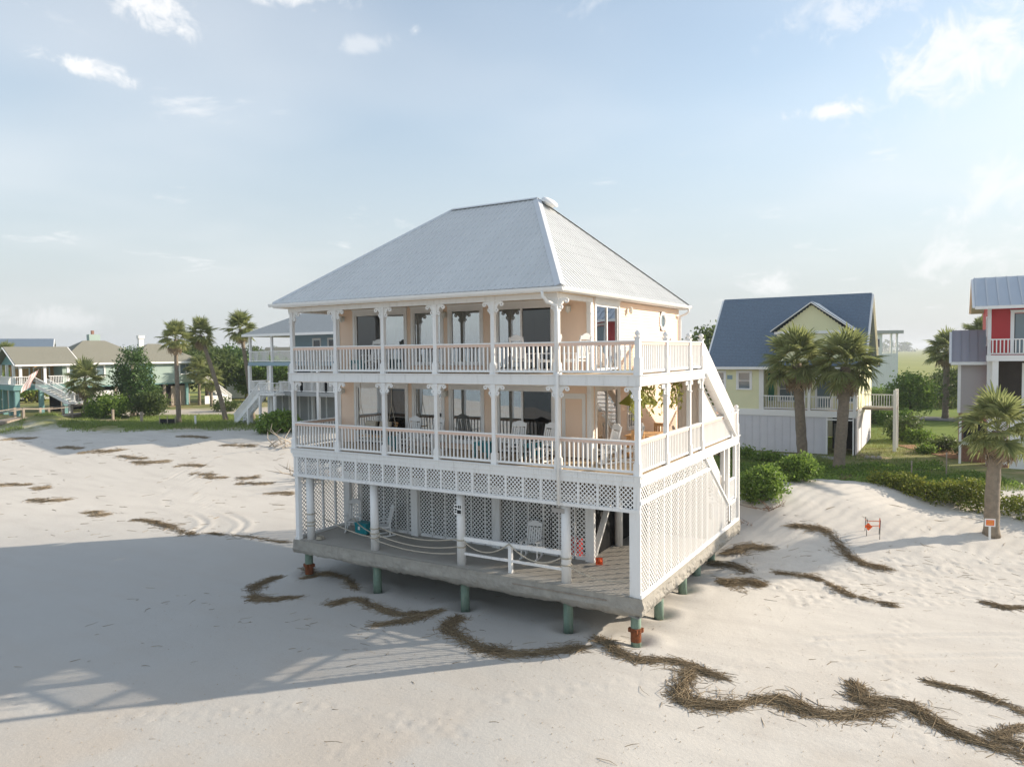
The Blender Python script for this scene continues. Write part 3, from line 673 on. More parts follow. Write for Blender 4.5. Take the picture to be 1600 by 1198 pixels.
def post_mesh(h, top=True):
    b = MB().box(-.068, .068, -.068, .068, 0, h).box(-.10, .10, -.10, .10, 0, 0.34).box(-.085, .085, -.085, .085, 0.34, 0.37)
    if top: b.box(-.095, .095, -.095, .095, h - 0.40, h - 0.36).box(-.09, .09, -.09, .09, h - .09, h)
    return b.mesh('post', 'white_paint')
P1 = post_mesh(B2 - Z1 - 0.02); P2 = post_mesh(8.86 - Z2)
def cap_post_mesh():
    b = MB().box(-.075, .075, -.075, .075, 0, 1.06).box(-.10, .10, -.10, .10, 0, 0.50).box(-.10, .10, -.10, .10, 1.06, 1.10)
    b.lathe((0, 0, 1.10), [(0.04, 0), (0.045, 0.02), (0.085, 0.06), (0.095, 0.11), (0.07, 0.16), (0.02, 0.19)], 12)
    return b.mesh('post', 'white_paint')
PC = cap_post_mesh()
FX_ = [-14.20, -11.90, -9.60, -7.29, -4.97, -2.65, -0.06]
for i, x in enumerate(FX_):
    p = place(P1, 'post', H, (x, 0.06, Z1 + .01))
    if i > 0: place(BR, 'bracket', p, (0, 0, B2 - Z1 - 0.03), math.pi)
    if i < 6: place(BR, 'bracket', p, (0, 0, B2 - Z1 - 0.03))
    if i < 6:
        p = place(P2, 'post', H, (x, 0.06, Z2 + .01))
        if i > 0: place(BR, 'bracket', p, (0, 0, 8.86 - Z2 - 0.01), math.pi)
        if i < 5: place(BR, 'bracket', p, (0, 0, 8.86 - Z2 - 0.01))
        if i == 5: place(BR, 'bracket', p, (0, 0, 8.86 - Z2 - 0.01), math.pi / 2); place(BR, 'bracket', p, (0, 0, 8.86 - Z2 - 0.01), 0)
SIDEY = [2.46, 4.85, 6.29]
place(PC, 'post', H, (-0.04, 0.06, Z2 + .01))
for y in SIDEY:
    place(PC, 'post', H, (-0.04, y, Z2 + .01))
    p = place(P1, 'post', H, (-0.04, y, Z1 + .01)); place(BR, 'bracket', p, (0, 0, B2 - Z1 - 0.03), -math.pi / 2)
    if y < 6: place(BR, 'bracket', p, (0, 0, B2 - Z1 - 0.03), math.pi / 2)
place(post_mesh(8.86 - Z2), 'post', H, (-2.65, YW - .08, Z2 + .01)); place(P1, 'post', H, (-2.65, YW - .08, Z1 + .01))
BAL = MB().box(-.021, .021, -.021, .021, 0.12, 0.90).mesh('baluster', 'white_trim')
def railing(p0, p1, z, parts=True, spacing=0.155):
    p0, p1 = Vector((*p0, z)), Vector((*p1, z)); d = (p1 - p0); L = d.length; d.normalize(); up = Vector((0, 0, 1))
    r = MB().bar(p0 + up * 0.98, p1 + up * 0.98, 0.13, 0.04).build('railing', 'white_trim', H); MB().bar(p0 + up * 0.09, p1 + up * 0.09, 0.06, 0.07).build('bottom_rail', 'white_trim', r)
    MB().bar(p0 + up * 0.915, p1 + up * 0.915, 0.062, 0.09).build('rail_board', 'peach_rail', r)
    n = max(int(round(L / spacing)) - 1, 1); b = MB()
    for i in range(n):
        q = p0 + d * (L * (i + 1) / (n + 1))
        if parts: place(BAL, 'baluster', r, (q.x, q.y, z))
        else: b.box(q.x - .021, q.x + .021, q.y - .021, q.y + .021, z + .12, z + .90)
    if not parts: tag(b.build('baluster_row', 'white_trim', r), kind='stuff')
    return r
for zz in (Z1 + .01, Z2 + .01):
    for i in range(6):
        a, b_ = FX_[i] + .07, FX_[i + 1] - .07
        railing((a, 0.06), (b_, 0.06), zz)
    railing((-14.2, 0.13), (-14.2, 2.46), zz, parts=False)
    yy = [0.06] + SIDEY
    for i in range(3): railing((-0.04, yy[i] + .08), (-0.04, yy[i + 1] - .08), zz)
railing((-0.04, 6.38), (-0.04, 10.36), Z1 + .01)
place(PC, 'post', H, (-0.04, 10.44, Z1 + .01)); place(PC, 'post', H, (-0.04, 11.38, Z1 + .01))
railing((-0.04, 10.54), (-0.04, 11.28), Z1 + .01, parts=False); railing((-2.6, 11.42), (-0.14, 11.42), Z1 + .01, parts=False)
railing((-2.6, 6.36), (-1.25, 6.36), Z2 + .01, parts=False)

# ---- outside stairs
def stair(name, ya, za, yb, zb, x0, x1, panel_h, steps):
    st = thing_part = MB()
    for xx in (x0, x1): st.bar((xx, ya, za - .10), (xx, yb, zb - .10), 0.05, 0.30, (1, 0, 0))
    s_ = st.build(name, 'white_paint', H)
    tr = MB().box(x0, x1, -0.14, 0.14, -0.02, 0.02).mesh('tread', 'white_paint')
    for i in range(steps):
        t = (i + 0.5) / steps; place(tr, 'tread', s_, (0, ya + (yb - ya) * t, za + (zb - za) * t))
    for xx in (x0, x1):
        MB().bar((xx, ya, za + .95), (xx, yb, zb + .95), 0.11, 0.07, (1, 0, 0)).build('handrail', 'white_trim', s_)
        b = MB(); n = 52
        for i in range(n):
            t = (i + .5) / n; y = ya + (yb - ya) * t; z = za + (zb - za) * t; b.box(xx - .018, xx + .018, y - .03, y + .03, z, z + .93)
        tag(b.build('baluster_row', 'white_trim', s_), kind='stuff')
    return s_
stair('staircase', 6.45, 6.48, 10.75, 3.75, -1.15, 0.0, .93, 14)
stair('staircase', 6.75, 3.40, 9.75, 1.10, -1.25, -0.26, .93, 11)
M('beige_boards', (0.68, 0.62, 0.55), 0.7, 0.05, 1.0)
enc = MB().box(-0.95, -0.12, 6.36, 6.40, 3.60, 6.18).build('stair_enclosure', 'beige_boards', H)
MB().prism([(-0.16, 6.40, 3.60), (-0.16, 10.2, 3.60), (-0.16, 10.2, 3.75), (-0.16, 6.55, 6.10), (-0.16, 6.40, 6.18)], (.03, 0, 0)).build('enclosure_side', 'beige_boards', enc)
for i in range(6): MB().box(-.88 + .13 * i, -.865 + .13 * i, 6.345, 6.36, 3.62, 6.16).build('board_joint', 'beige_boards', enc)
MB().prism([(-0.22, 6.75, 3.24), (-0.22, 9.74, 1.10), (-0.22, 9.74, 1.98), (-0.22, 8.0, 3.24)], (.02, 0, 0)).build('stair_panel', 'beige_boards', H)
MB().box(-1.2, 0.0, 9.75, 10.9, 0.92, 1.0).build('stair_landing', 'white_paint', H)
rl = MB().bar((0.0, 9.85, 1.90), (0.0, 10.84, 1.90), 0.08, 0.08).bar((0.0, 9.85, 1.10), (0.0, 10.84, 1.10), 0.05, 0.06)
for i in range(7): rl.box(-.02, .02, 9.95 + i * .13 - .02, 9.95 + i * .13 + .02, 1.1, 1.9)
tag(rl.build('landing_rail', 'white_trim', H), kind='stuff')
for y in (11.0, 10.2):
    for x in (-0.3, -1.0): MB().box(x - .08, x + .08, y - .08, y + .08, -0.6, 3.45).build('stair_support', 'weathered_wood' if x < -.5 else 'white_paint', H)

# ---- walls
class Wl:
    def __init__(s, o, u, n): s.o, s.u, s.n = Vector((*o, 0)), Vector((*u, 0)), Vector((*n, 0))
    def p(s, a, z, out=0.0): q = s.o + s.u * a + s.n * out; return (q.x, q.y, z)
    def box(s, b, a0, a1, z0, z1, o0, o1):
        b.add([s.p(a0, z0, o0), s.p(a1, z0, o0), s.p(a1, z0, o1), s.p(a0, z0, o1), s.p(a0, z1, o0), s.p(a1, z1, o0), s.p(a1, z1, o1), s.p(a0, z1, o1)],
              [(0, 3, 2, 1), (4, 5, 6, 7), (0, 1, 5, 4), (1, 2, 6, 5), (2, 3, 7, 6), (3, 0, 4, 7)]); return b
def siding(w, parent, a0, a1, z0, z1, openings, mat, course=0.115, name='siding', lap=0.014):
    b = MB(); z = z0
    while z < z1 - 1e-4:
        zt = min(z + course, z1); zm = (z + zt) / 2
        cuts = sorted([(max(o[0], a0), min(o[1], a1)) for o in openings if o[2] < zm < o[3]]); x = a0; segs = []
        for c0, c1 in cuts:
            if c0 > x: segs.append((x, c0))
            x = max(x, c1)
        if x < a1: segs.append((x, a1))
        for s0, s1 in segs:
            b.add([w.p(s0, z, lap), w.p(s1, z, lap), w.p(s1, zt, 0), w.p(s0, zt, 0), w.p(s0, z, -.02), w.p(s1, z, -.02)], [(0, 1, 2, 3), (4, 5, 1, 0)])
        z = zt
    # sheathing behind
    zs = sorted(set([z0, z1] + [min(max(v, z0), z1) for o in openings for v in (o[2], o[3])]))
    for q0, q1 in zip(zs[:-1], zs[1:]):
        zm = (q0 + q1) / 2; x = a0
        for c0, c1 in sorted([(max(o[0], a0), min(o[1], a1)) for o in openings if o[2] < zm < o[3]]):
            if c0 > x: w.box(b, x, c0, q0, q1, -.14, -.025)
            x = max(x, c1)
        if x < a1: w.box(b, x, a1, q0, q1, -.14, -.025)
    return b.build(name, mat, parent)
def window(w, parent, a0, a1, z0, z1, divs=(), hdivs=(), trim=0.09, head=0.14, pane='glass', curtain=None, sill=True, name='window', frame_mat='white_trim', panes=None, fw=0.045, out=0.03):
    b = MB(); w.box(b, a0 - trim, a0, z0, z1 + head, -.02, out + .02); w.box(b, a1, a1 + trim, z0, z1 + head, -.02, out + .02)
    w.box(b, a0, a1, z1, z1 + head, -.02, out + .018)
    if head > .12: w.box(b, a0 - trim - .03, a1 + trim + .03, z1 + head, z1 + head + .05, -.02, out + .05)
    if sill: w.box(b, a0 - trim, a1 + trim, z0 - .07, z0, -.02, out + .05)
    o = b.build(name, 'white_trim', parent)
    xs_ = [a0] + [a0 + (a1 - a0) * d for d in divs] + [a1]; zs_ = [z0] + [z0 + (z1 - z0) * d for d in hdivs] + [z1]
    f = MB()
    for x in xs_: xa = min(max(x - fw / 2, a0), a1 - fw); w.box(f, xa, xa + fw, z0, z1, -.06, .012)
    for z in zs_: za = min(max(z - fw / 2, z0), z1 - fw); w.box(f, a0 + fw, a1 - fw, za, za + fw, -.058, .010)
    f.build('frame', frame_mat, o)
    k = 0
    for i in range(len(xs_) - 1):
        for j in range(len(zs_) - 1):
            pm = panes[k % len(panes)] if panes else pane; k += 1
            w.box(MB(), 0, 0, 0, 0, 0, 0); pb = MB(); w.box(pb, xs_[i] + fw * .4, xs_[i + 1] - fw * .4, zs_[j] + fw * .4, zs_[j + 1] - fw * .4, -.035, -.027); pb.build('pane', pm, o)
    for (c0, c1, cm) in (curtain or ()):
        cb = MB(); n = max(int((c1 - c0) * 26), 6); pts = [(c0 + (c1 - c0) * i / n, -.22 + .045 * math.sin(i * 1.5) + .015 * math.sin(i * 3.7)) for i in range(n + 1)]
        for i in range(n): cb.add([w.p(pts[i][0], z0 + .02, pts[i][1]), w.p(pts[i + 1][0], z0 + .02, pts[i + 1][1]), w.p(pts[i + 1][0], z1 - .03, pts[i + 1][1]), w.p(pts[i][0], z1 - .03, pts[i][1])], [(0, 1, 2, 3)])
        cb.build('curtain', cm, o)
    return o
WF = Wl((0, YW), (1, 0), (0, -1)); WR = Wl((XR, 0), (0, 1), (1, 0)); WLft = Wl((XL, 0), (0, 1), (-1, 0)); WB = Wl((0, YB), (1, 0), (0, 1))
GL, SG = 'glass', 'screen_glass'
for (zf, zt) in ((Z1 + .01, 6.18), (Z2 + .01, 9.02)):
    up = zf > 5
    top = zf + 2.30
    ops = [(-13.20, -10.60, zf, top), (-10.18, -8.84, zf + .28, top), (-8.42, -7.05, zf + .28, top), (-6.36, -4.10, zf, top)]
    siding(WF, H, XL, XR, zf, zt, [(a - .04, b - -.04, c, d + .04) for a, b, c, d in ops], 'peach')
    cw = 'curtain'
    window(WF, H, *ops[0][:2], zf + .04, top, (0.52,), trim=.11, head=.15, panes=[SG, GL] if up else [GL, SG], curtain=[(-11.8, -10.62, cw)] if up else [(-13.18, -12.2, cw)], sill=False, fw=.07, name='sliding_door')
    window(WF, H, *ops[1][:2], zf + .30, top, (), trim=.11, head=.15, panes=[GL], curtain=[(-10.16, -8.86, cw)] if up else [(-10.16, -9.3, cw)], fw=.06)
    window(WF, H, *ops[2][:2], zf + .30, top, (), trim=.11, head=.15, panes=[GL], curtain=[(-8.40, -7.75, cw), (-7.35, -7.07, cw)], fw=.06)
    window(WF, H, *ops[3][:2], zf + .04, top, (0.45,), trim=.11, head=.15, panes=[GL, SG], curtain=[(-6.34, -5.75, cw), (-4.5, -4.12, cw)] if up else [(-6.34, -5.9, cw), (-4.6, -4.12, cw)], sill=False, fw=.07, name='sliding_door')
    WF.box(MB(), 0, 0, 0, 0, 0, 0)
    WF.box(MB(), XR - .14, XR + .02, zf, zt, 0, .035).build('corner_board', 'white_trim', H); WF.box(MB(), XL - .01, XL + .13, zf, zt, 0, .035).build('corner_board', 'white_trim', H); WR.box(MB(), YW - .02, YW + .12, zf, zt, 0, .034).build('corner_board', 'white_trim', H)
    rops = [(2.85, 4.85, zf, top)] + ([(9.28, 9.96, 8.05, 8.85)] if up else [(5.7, 6.5, zf + .7, top)])
    siding(WR, H, YW, YB, zf, zt, rops, 'peach')
    window(WR, H, 2.88, 4.82, zf + .04, top, (0.5,), trim=.10, head=.15, panes=[GL, GL], curtain=[(3.95, 4.6, 'green_curtain'), (3.0, 3.2, 'green_curtain')] if up else [], sill=False, fw=.07, name='sliding_door')
    if not up: window(WR, H, 5.72, 6.48, zf + .72, top, (0.33, .66), (0.33, .66), trim=.09, head=.1, pane=GL)
    siding(WLft, H, YW, YB, zf, zt, [], 'peach'); siding(WB, H, XL, XR, zf, zt, [], 'peach')
    # dark rooms behind the panes
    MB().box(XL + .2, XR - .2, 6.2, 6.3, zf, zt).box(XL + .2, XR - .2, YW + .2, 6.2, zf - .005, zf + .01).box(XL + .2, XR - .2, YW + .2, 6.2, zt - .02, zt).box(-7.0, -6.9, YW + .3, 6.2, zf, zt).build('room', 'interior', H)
# eight-sided window high on the side wall
b = MB(); cy, cz = 9.62, 8.45
for r0_, r1_, o0, o1 in ((0.42, 0.31, 0, .05), (0.32, 0.27, -.03, .03)):
    for j in range(8):
        t0, t1 = R(22.5 + 45 * j), R(67.5 + 45 * j)
        q = [(cy + r0_ * math.cos(t0), cz + r0_ * math.sin(t0)), (cy + r0_ * math.cos(t1), cz + r0_ * math.sin(t1)), (cy + r1_ * math.cos(t1), cz + r1_ * math.sin(t1)), (cy + r1_ * math.cos(t0), cz + r1_ * math.sin(t0))]
        b.prism([WR.p(a, z, o0) for a, z in q], (o1 - o0, 0, 0))
ow = b.build('octagon_window', 'white_trim', H)
MB().prism([WR.p(cy + .29 * math.cos(R(22.5 + 45 * j)), cz + .29 * math.sin(R(22.5 + 45 * j)), -.02) for j in range(8)], (.006, 0, 0)).build('pane', 'pale_pane', ow)
# trim panel by the lower side door
b = MB(); WF.box(b, -3.75, -3.62, Z1 + .01, 5.8, .0, .03); WF.box(b, -2.98, -2.86, Z1 + .01, 5.8, .0, .03); WF.box(b, -3.62, -2.98, 5.62, 5.8, .0, .028); b.build('panel_trim', 'white_trim', H)
# wall lanterns
def lantern_mesh():
    b = MB().box(-.05, .05, 0, .02, -.10, .10).bar((0, .01, .05), (0, -.12, .09), .02, .02)
    b.lathe((0, -.13, -.02), [(0.02, .14), (.09, .09), (.08, .075), (.075, -.06), (.05, -.09), (.015, -.13)], 8); return b.mesh('wall_lantern', 'lamp_glass')
LM = lantern_mesh()
for x, z in ((-3.43, 8.68), (-8.63, 8.66), (-13.84, 8.68), (-13.9, 5.72), (-8.63, 5.70)): place(LM, 'wall_lantern', H, (x, YW - .02, z))
place(LM, 'wall_lantern', H, (XR + .02, 5.73, 8.74), math.pi / 2)
for y, z in ((5.6, 8.55),): pass
MB().box(XR, XR + .08, 10.55, 10.72, 7.55, 7.75).build('outlet_box', 'white_trim', H)
MB().box(XR, XR + .06, 9.85, 10.1, 7.55, 7.80).build('outlet_box', 'white_trim', H)

# ---- roof
M('roof_screw', (0.44, 0.45, 0.45), 0.5, 0.1)
EX0, EX1, EY0, EY1, EZ, RY_, RX0, RX1, RZ = -14.72, -2.28, -0.42, 12.08, 9.20, 5.84, -10.62, -6.50, 13.33
roof = MB().add([(EX0, EY0, EZ - .03), (EX1, EY0, EZ - .03), (EX1, EY1, EZ - .03), (EX0, EY1, EZ - .03), (RX0, RY_, RZ - .04), (RX1, RY_, RZ - .04)],
                [(0, 1, 5, 4), (1, 2, 5), (2, 3, 4, 5), (3, 0, 4), (0, 3, 2, 1)]).build('roof', 'metal_roof', H)
def roof_side(A, B, C, D):
    """eave A->B, ridge D->C (above A / B); panels run up the slope"""
    A, B, C, D = map(Vector, (A, B, C, D)); u = (B - A); L = u.length; u.normalize()
    nrm = u.cross(((C + D) / 2 - (A + B) / 2)).normalized()
    if nrm.z < 0: nrm = -nrm
    v = nrm.cross(u).normalized()
    if v.z < 0: v = -v
    P = [((q - A).dot(u), (q - A).dot(v)) for q in (A, B, C, D)]; top = P[2][1]
    def hgt(a):
        if a < P[3][0]: return top * a / P[3][0] if P[3][0] > 1e-6 else top
        if a > P[2][0]: return top * (L - a) / (L - P[2][0]) if L - P[2][0] > 1e-6 else top
        return top
    def pt(a, h, o): return A + u * a + v * h + nrm * o
    W_ = 0.90; n = int(math.ceil(L / W_))
    for i in range(n):
        a0, a1 = i * W_, min((i + 1) * W_, L); br = sorted(set([a0, a1] + [q for q in (P[3][0], P[2][0]) if a0 < q < a1]))
        poly = [pt(a0, -.03, 0), pt(a1, -.03, 0)] + [pt(a, hgt(a), 0) for a in reversed(br)]
        b = MB().prism([tuple(p) for p in poly], tuple(nrm * 0.012))
        k = 0; a = a0 + .02
        while a < a1 - .03:
            h = min(hgt(a - .03), hgt(a + .03), hgt(a))
            if h > .05:
                w0, w1, hh = .034, .018, .032
                vs = [pt(a - w0, -.035, .01), pt(a + w0, -.035, .01), pt(a + w1, -.035, hh), pt(a - w1, -.035, hh), pt(a - w0, h, .01), pt(a + w0, h, .01), pt(a + w1, h, hh), pt(a - w1, h, hh)]
                b.add([tuple(q) for q in vs], [(0, 1, 2, 3), (4, 7, 6, 5), (1, 5, 6, 2), (2, 6, 7, 3), (3, 7, 4, 0)])
            a += 0.225
        b.build('roof_panel', 'metal_roof', roof)
    sb = MB(); a = .13; row = 0
    while a < L - .1:
        h = .25
        while h < hgt(a) - .12:
            q = pt(a, h, .013); sb.add([tuple(q + u * sx * .016 + v * sv * .016) for sx, sv in ((-1, -1), (1, -1), (1, 1), (-1, 1))] + [tuple(q + nrm * .014)], [(0, 1, 4), (1, 2, 4), (2, 3, 4), (3, 0, 4)]); h += .62
        a += .225
    tag(sb.build('roof_screws', 'roof_screw', roof), kind='stuff')
e = 0.0
cE = [(EX0, EY0, EZ), (EX1, EY0, EZ), (EX1, EY1, EZ), (EX0, EY1, EZ)]; rL, rR = (RX0, RY_, RZ), (RX1, RY_, RZ)
roof_side(cE[0], cE[1], rR, rL); roof_side(cE[1], cE[2], rR, rR); roof_side(cE[2], cE[3], rL, rR); roof_side(cE[3], cE[0], rL, rL)
def cap(p, q, name):
    b = MB(); p, q = Vector(p), Vector(q); d = (q - p).normalized(); s_ = d.cross(Vector((0, 0, 1))).normalized()
    for sg in (-1, 1):
        a = s_ * .17 * sg; dn = Vector((0, 0, -.085)); up = Vector((0, 0, .045))
        b.add([p + up, q + up, q + up + a + dn, p + up + a + dn, p + up + Vector((0, 0, .012)), q + up + Vector((0, 0, .012)), q + up + a + dn + Vector((0, 0, .012)), p + up + a + dn + Vector((0, 0, .012))], [(0, 1, 2, 3), (4, 7, 6, 5), (2, 6, 7, 3), (0, 4, 5, 1)])
    b.build(name, 'roof_cap', roof)
cap(rL, rR, 'ridge_cap')
for k, rr in ((0, rL), (1, rR), (2, rR), (3, rL)): cap(cE[k], rr, 'hip_cap')
# soffit, gutters, downpipes
MB().box(EX0 + .05, EX1 - .05, EY0 + .05, EY1 - .05, 9.04, 9.06).build('soffit', 'white_paint', roof)
fb = MB().box(EX0, EX1, EY0, EY0 + .03, 9.02, 9.17).box(EX1 - .03, EX1, EY0 + .03, EY1, 9.022, 9.168).box(EX0, EX0 + .03, EY0 + .03, EY1, 9.022, 9.168).box(EX0 + .03, EX1 - .03, EY1 - .03, EY1, 9.02, 9.17); fb.build('eave_board', 'white_paint', roof)
def gutter(p, q, n_):
    p, q, n_ = Vector(p), Vector(q), Vector(n_); b = MB(); prof = [(0.0, 0.0), (0.0, -.11), (.08, -.115), (.12, -.06), (.13, 0.0), (.115, 0.0), (.105, -.055), (.07, -.10), (.012, -.10), (.012, 0.0)]
    V_ = [tuple(e_ + n_ * a + Vector((0, 0, z))) for e_ in (p, q) for a, z in prof]; m_ = len(prof)
    F_ = [(i, (i + 1) % m_, m_ + (i + 1) % m_, m_ + i) for i in range(m_)] + [tuple(range(m_)), tuple(reversed(range(m_, 2 * m_)))]
    b.add(V_, F_).build('gutter', 'white_trim', roof)
gutter((EX0 - .12, EY0 - .005, 9.175), (EX1 + .12, EY0 - .005, 9.16), (0, -1, 0)); gutter((EX1 + .005, EY0 - .0, 9.165), (EX1 + .005, EY1, 9.175), (1, 0, 0))
dp = MB().tube([(-2.86, EY0 - .07, 9.06), (-2.86, EY0 - .07, 8.92), (-2.78, EY0 + .05, 8.76), (-2.60, -0.10, 8.62), (-2.57, -0.10, 8.45), (-2.57, -0.10, 6.6)], 0.05, 8)
dp.tube([(-2.57, -0.10, 6.6), (-2.57, -0.135, 6.5), (-2.57, -0.135, 2.55)], 0.05, 8).build('downpipe', 'white_trim', roof, True)
MB().tube([(EX1 + .07, 11.8, 9.06), (EX1 + .07, 11.8, 8.92), (EX1 - .05, 11.78, 8.82), (XR + .08, 11.72, 8.72), (XR + .08, 11.72, 8.5), (XR + .08, 11.72, 3.7)], 0.05, 8).build('downpipe', 'white_trim', roof, True)
vb = MB().lathe((0, 0, 0), [(0.34, 0.0), (0.34, 0.10), (0.52, 0.12), (0.54, 0.20), (0.45, 0.31), (0.25, 0.37), (0.02, 0.39)], 20).build('roof_vent', 'white_trim', roof, True, (-6.05, 5.95, 13.03)); vb.scale = (.68, .68, .68)
vb.rotation_euler = (0, R(32), 0)

# ------------------------------------------------------------------ porch furniture
def rocking_chair(label, loc, rz, group='white rocking chairs on the porches', tilt=0.0, proto=[None]):
    if proto[0] is None:
        t = thing('rocking_chair', label, 'chair', loc, rz, group)
        back = MB(); 
        def bp(x, h, o=0.0): return (x, 0.22 + h * 0.27 + o, 0.40 + h)      # reclined plane
        back.bar(bp(-.25, 0), bp(-.25, .78), .04, .05, (0, 1, 0)); back.bar(bp(.25, 0), bp(.25, .78), .04, .05, (0, 1, 0)); back.bar(bp(-.24, .10), bp(.24, .10), .03, .06)
        top = [(-.27, .66), (.27, .66), (.27, .76), (.18, .79), (.10, .84), (0, .86), (-.10, .84), (-.18, .79), (-.27, .76)]
        back.prism([bp(x, h, -.02) for x, h in top], (0, .03, 0)); bo = back.build('backrest', 'bench_white', t)
        sl = MB().bar(bp(0, .10), bp(0, .62), .055, .018, (0, 1, 0)).mesh('slat', 'bench_white')
        for i in range(5): place(sl, 'slat', bo, (-.17 + .085 * i, 0, 0))
        s = MB()
        for i in range(6): s.box(-.27, .27, -.26 + .085 * i, -.26 + .085 * i + .072, .40 + .012 * (2.5 - i) * .6, .425 + .012 * (2.5 - i) * .6)
        s.box(-.26, -.22, -.25, .24, .35, .40).box(.22, .26, -.25, .24, .35, .40); tag(s.build('seat', 'bench_white', t), kind='stuff')
        for sg in (-1, 1):
            MB().box(sg * .30 - .05, sg * .30 + .05, -.30, .30, .62, .645).build('armrest', 'bench_white', t)
            MB().bar((sg * .29, -.24, .07), (sg * .29, -.24, .62), .045, .045, (0, 1, 0)).build('leg', 'bench_white', t); MB().bar((sg * .29, .24, .07), (sg * .29, .26, .62), .045, .045, (0, 1, 0)).build('leg', 'bench_white', t)
            r_ = MB(); pts = [(sg * .29, y, .035 + .22 * (y + .02) ** 2) for y in [-.42 + .1 * i for i in range(10)]]
            for a, b in zip(pts[:-1], pts[1:]): r_.bar(a, b, .035, .055)
            r_.build('rocker', 'bench_white', t)
        proto[0] = t
    else:
        t = copy_tree(proto[0]); t['label'] = label; t['group'] = group; t.location = loc
    t.rotation_euler = (tilt, 0, rz); return t
zc, zu = Z1 + .02, Z2 + .02
rocking_chair('left white rocking chair of the pair in the middle of the lower porch', (-9.55, 1.35, zc), R(4))
rocking_chair('right white rocking chair of the pair in the middle of the lower porch', (-8.50, 1.35, zc), R(-5))
rocking_chair('white rocking chair left of the teal table before the wide lower sliding door', (-4.95, 1.30, zc), R(6))
rocking_chair('white rocking chair beside the downpipe before the wide lower sliding door', (-3.78, 1.25, zc), R(-10))
rocking_chair('sunlit white rocking chair before the side door of the lower porch', (-1.80, 1.75, zc), R(-38))
rocking_chair('white rocking chair next to the corner post of the lower porch', (-1.25, 2.35, zc), R(-52))
rocking_chair('white rocking chair before the dark left sliding door of the upper porch', (-11.25, 1.35, zu), R(8))
rocking_chair('white rocking chair before the wide right sliding door of the upper porch', (-4.62, 1.35, zu), R(178))
rocking_chair('white rocking chair beside the downpipe on the upper porch', (-3.60, 1.20, zu), R(-70))
rocking_chair('white rocking chair seen sideways behind the open corner rail of the upper porch', (-2.55, 1.15, zu), R(-105))
rocking_chair('white rocking chair left of the teal cooler on the ground floor', (-13.10, 2.05, .01), R(35))
rocking_chair('white rocking chair right of the teal cooler on the ground floor', (-11.55, 2.05, .01), R(-40))
rocking_chair('white rocking chair behind the white guard rail on the ground floor', (-4.80, 2.10, .01), R(10))

def crate_table(name, label, cat, loc, w, d, h, mat, rz=0.0, group=None):
    t = thing(name, label, cat, loc, rz, group)
    MB().box(-w / 2, w / 2, -d / 2, d / 2, h - .035, h).build('table_top', mat, t)
    for sx in (-1, 1):
        for sy in (-1, 1): MB().box(sx * (w / 2 - .04) - .03, sx * (w / 2 - .04) + .03, sy * (d / 2 - .04) - .03, sy * (d / 2 - .04) + .03, 0, h - .035).build('leg', mat, t)
    MB().box(-w / 2 + .03, w / 2 - .03, -d / 2 + .03, -d / 2 + .05, h - .13, h - .035).build('apron', mat, t); MB().box(-w / 2 + .03, w / 2 - .03, d / 2 - .05, d / 2 - .03, .10, h - .035).build('apron', mat, t)
    return t
crate_table('side_table', 'teal slatted side table left of the rocking chairs near the wide slider', 'table', (-6.15, 1.25, zc), .62, .5, .52, 'teal_plastic')
crate_table('side_table', 'teal side table between the two rocking chairs by the wide slider', 'table', (-4.38, 1.55, zc), .45, .5, .52, 'teal_plastic')
crate_table('side_table', 'teal side table half hidden by a post on the lower porch', 'table', (-10.35, 1.15, zc), .35, .4, .5, 'teal_plastic')
crate_table('side_table', 'small teal table behind the balusters of the upper porch', 'table', (-12.1, 1.4, zu), .45, .4, .45, 'teal_plastic')
t = thing('cooler', 'teal plastic cooler between two white chairs on the ground floor', 'cooler', (-12.45, 1.95, .01))
MB().box(-.3, .3, -.2, .2, .04, .40).build('body', 'teal_plastic', t); MB().box(-.32, .32, -.22, .22, .40, .47).build('lid', 'teal_plastic', t)
MB().box(-.12, -.02, -.225, -.2, .2, .33).build('latch', 'sign_white', t)
for sx in (-.25, .25): MB().box(sx - .04, sx + .04, -.16, .16, 0, .04).build('foot', 'black', t)
# porch swing hung from the ceiling
t = thing('porch_swing', 'wooden porch swing with two dark cushions hung on ropes at the porch end', 'swing', (-11.35, 1.55, zc))
s = MB(); 
for i in range(6): s.box(-.75, .75, -.28 + .1 * i, -.20 + .1 * i, .42, .445)
tag(s.build('seat', 'orange_wood', t), kind='stuff')
s = MB()
for i in range(5): s.bar((-.75, .28 + .035 * i, .52 + .1 * i), (.75, .28 + .035 * i, .52 + .1 * i), .02, .07)
tag(s.build('backrest', 'orange_wood', t), kind='stuff')
for x in (-.36, .36):
    b = MB().prism([(x - .30, .20, .47), (x + .30, .20, .47), (x + .26, .36, .95), (x - .26, .36, .95)], (0, -.12, .03)); b.build('cushion', 'black', t)
    MB().prism([(x - .26, .20, .80), (x + .26, .20, .80), (x + .25, .24, .98), (x - .25, .24, .98)], (0, -.13, .0)).build('cushion_cover', 'rope', t)
for sx in (-.78, .78):
    MB().box(sx - .03, sx + .03, -.28, .32, .64, .68).build('armrest', 'orange_wood', t)
    MB().tube([(sx, -.28, .66), (sx * 1.0, .02, 1.65), (sx, .02, 2.55)], .012, 5).tube([(sx, .30, .66), (sx, .02, 1.65)], .012, 5).build('rope', 'rope', t)
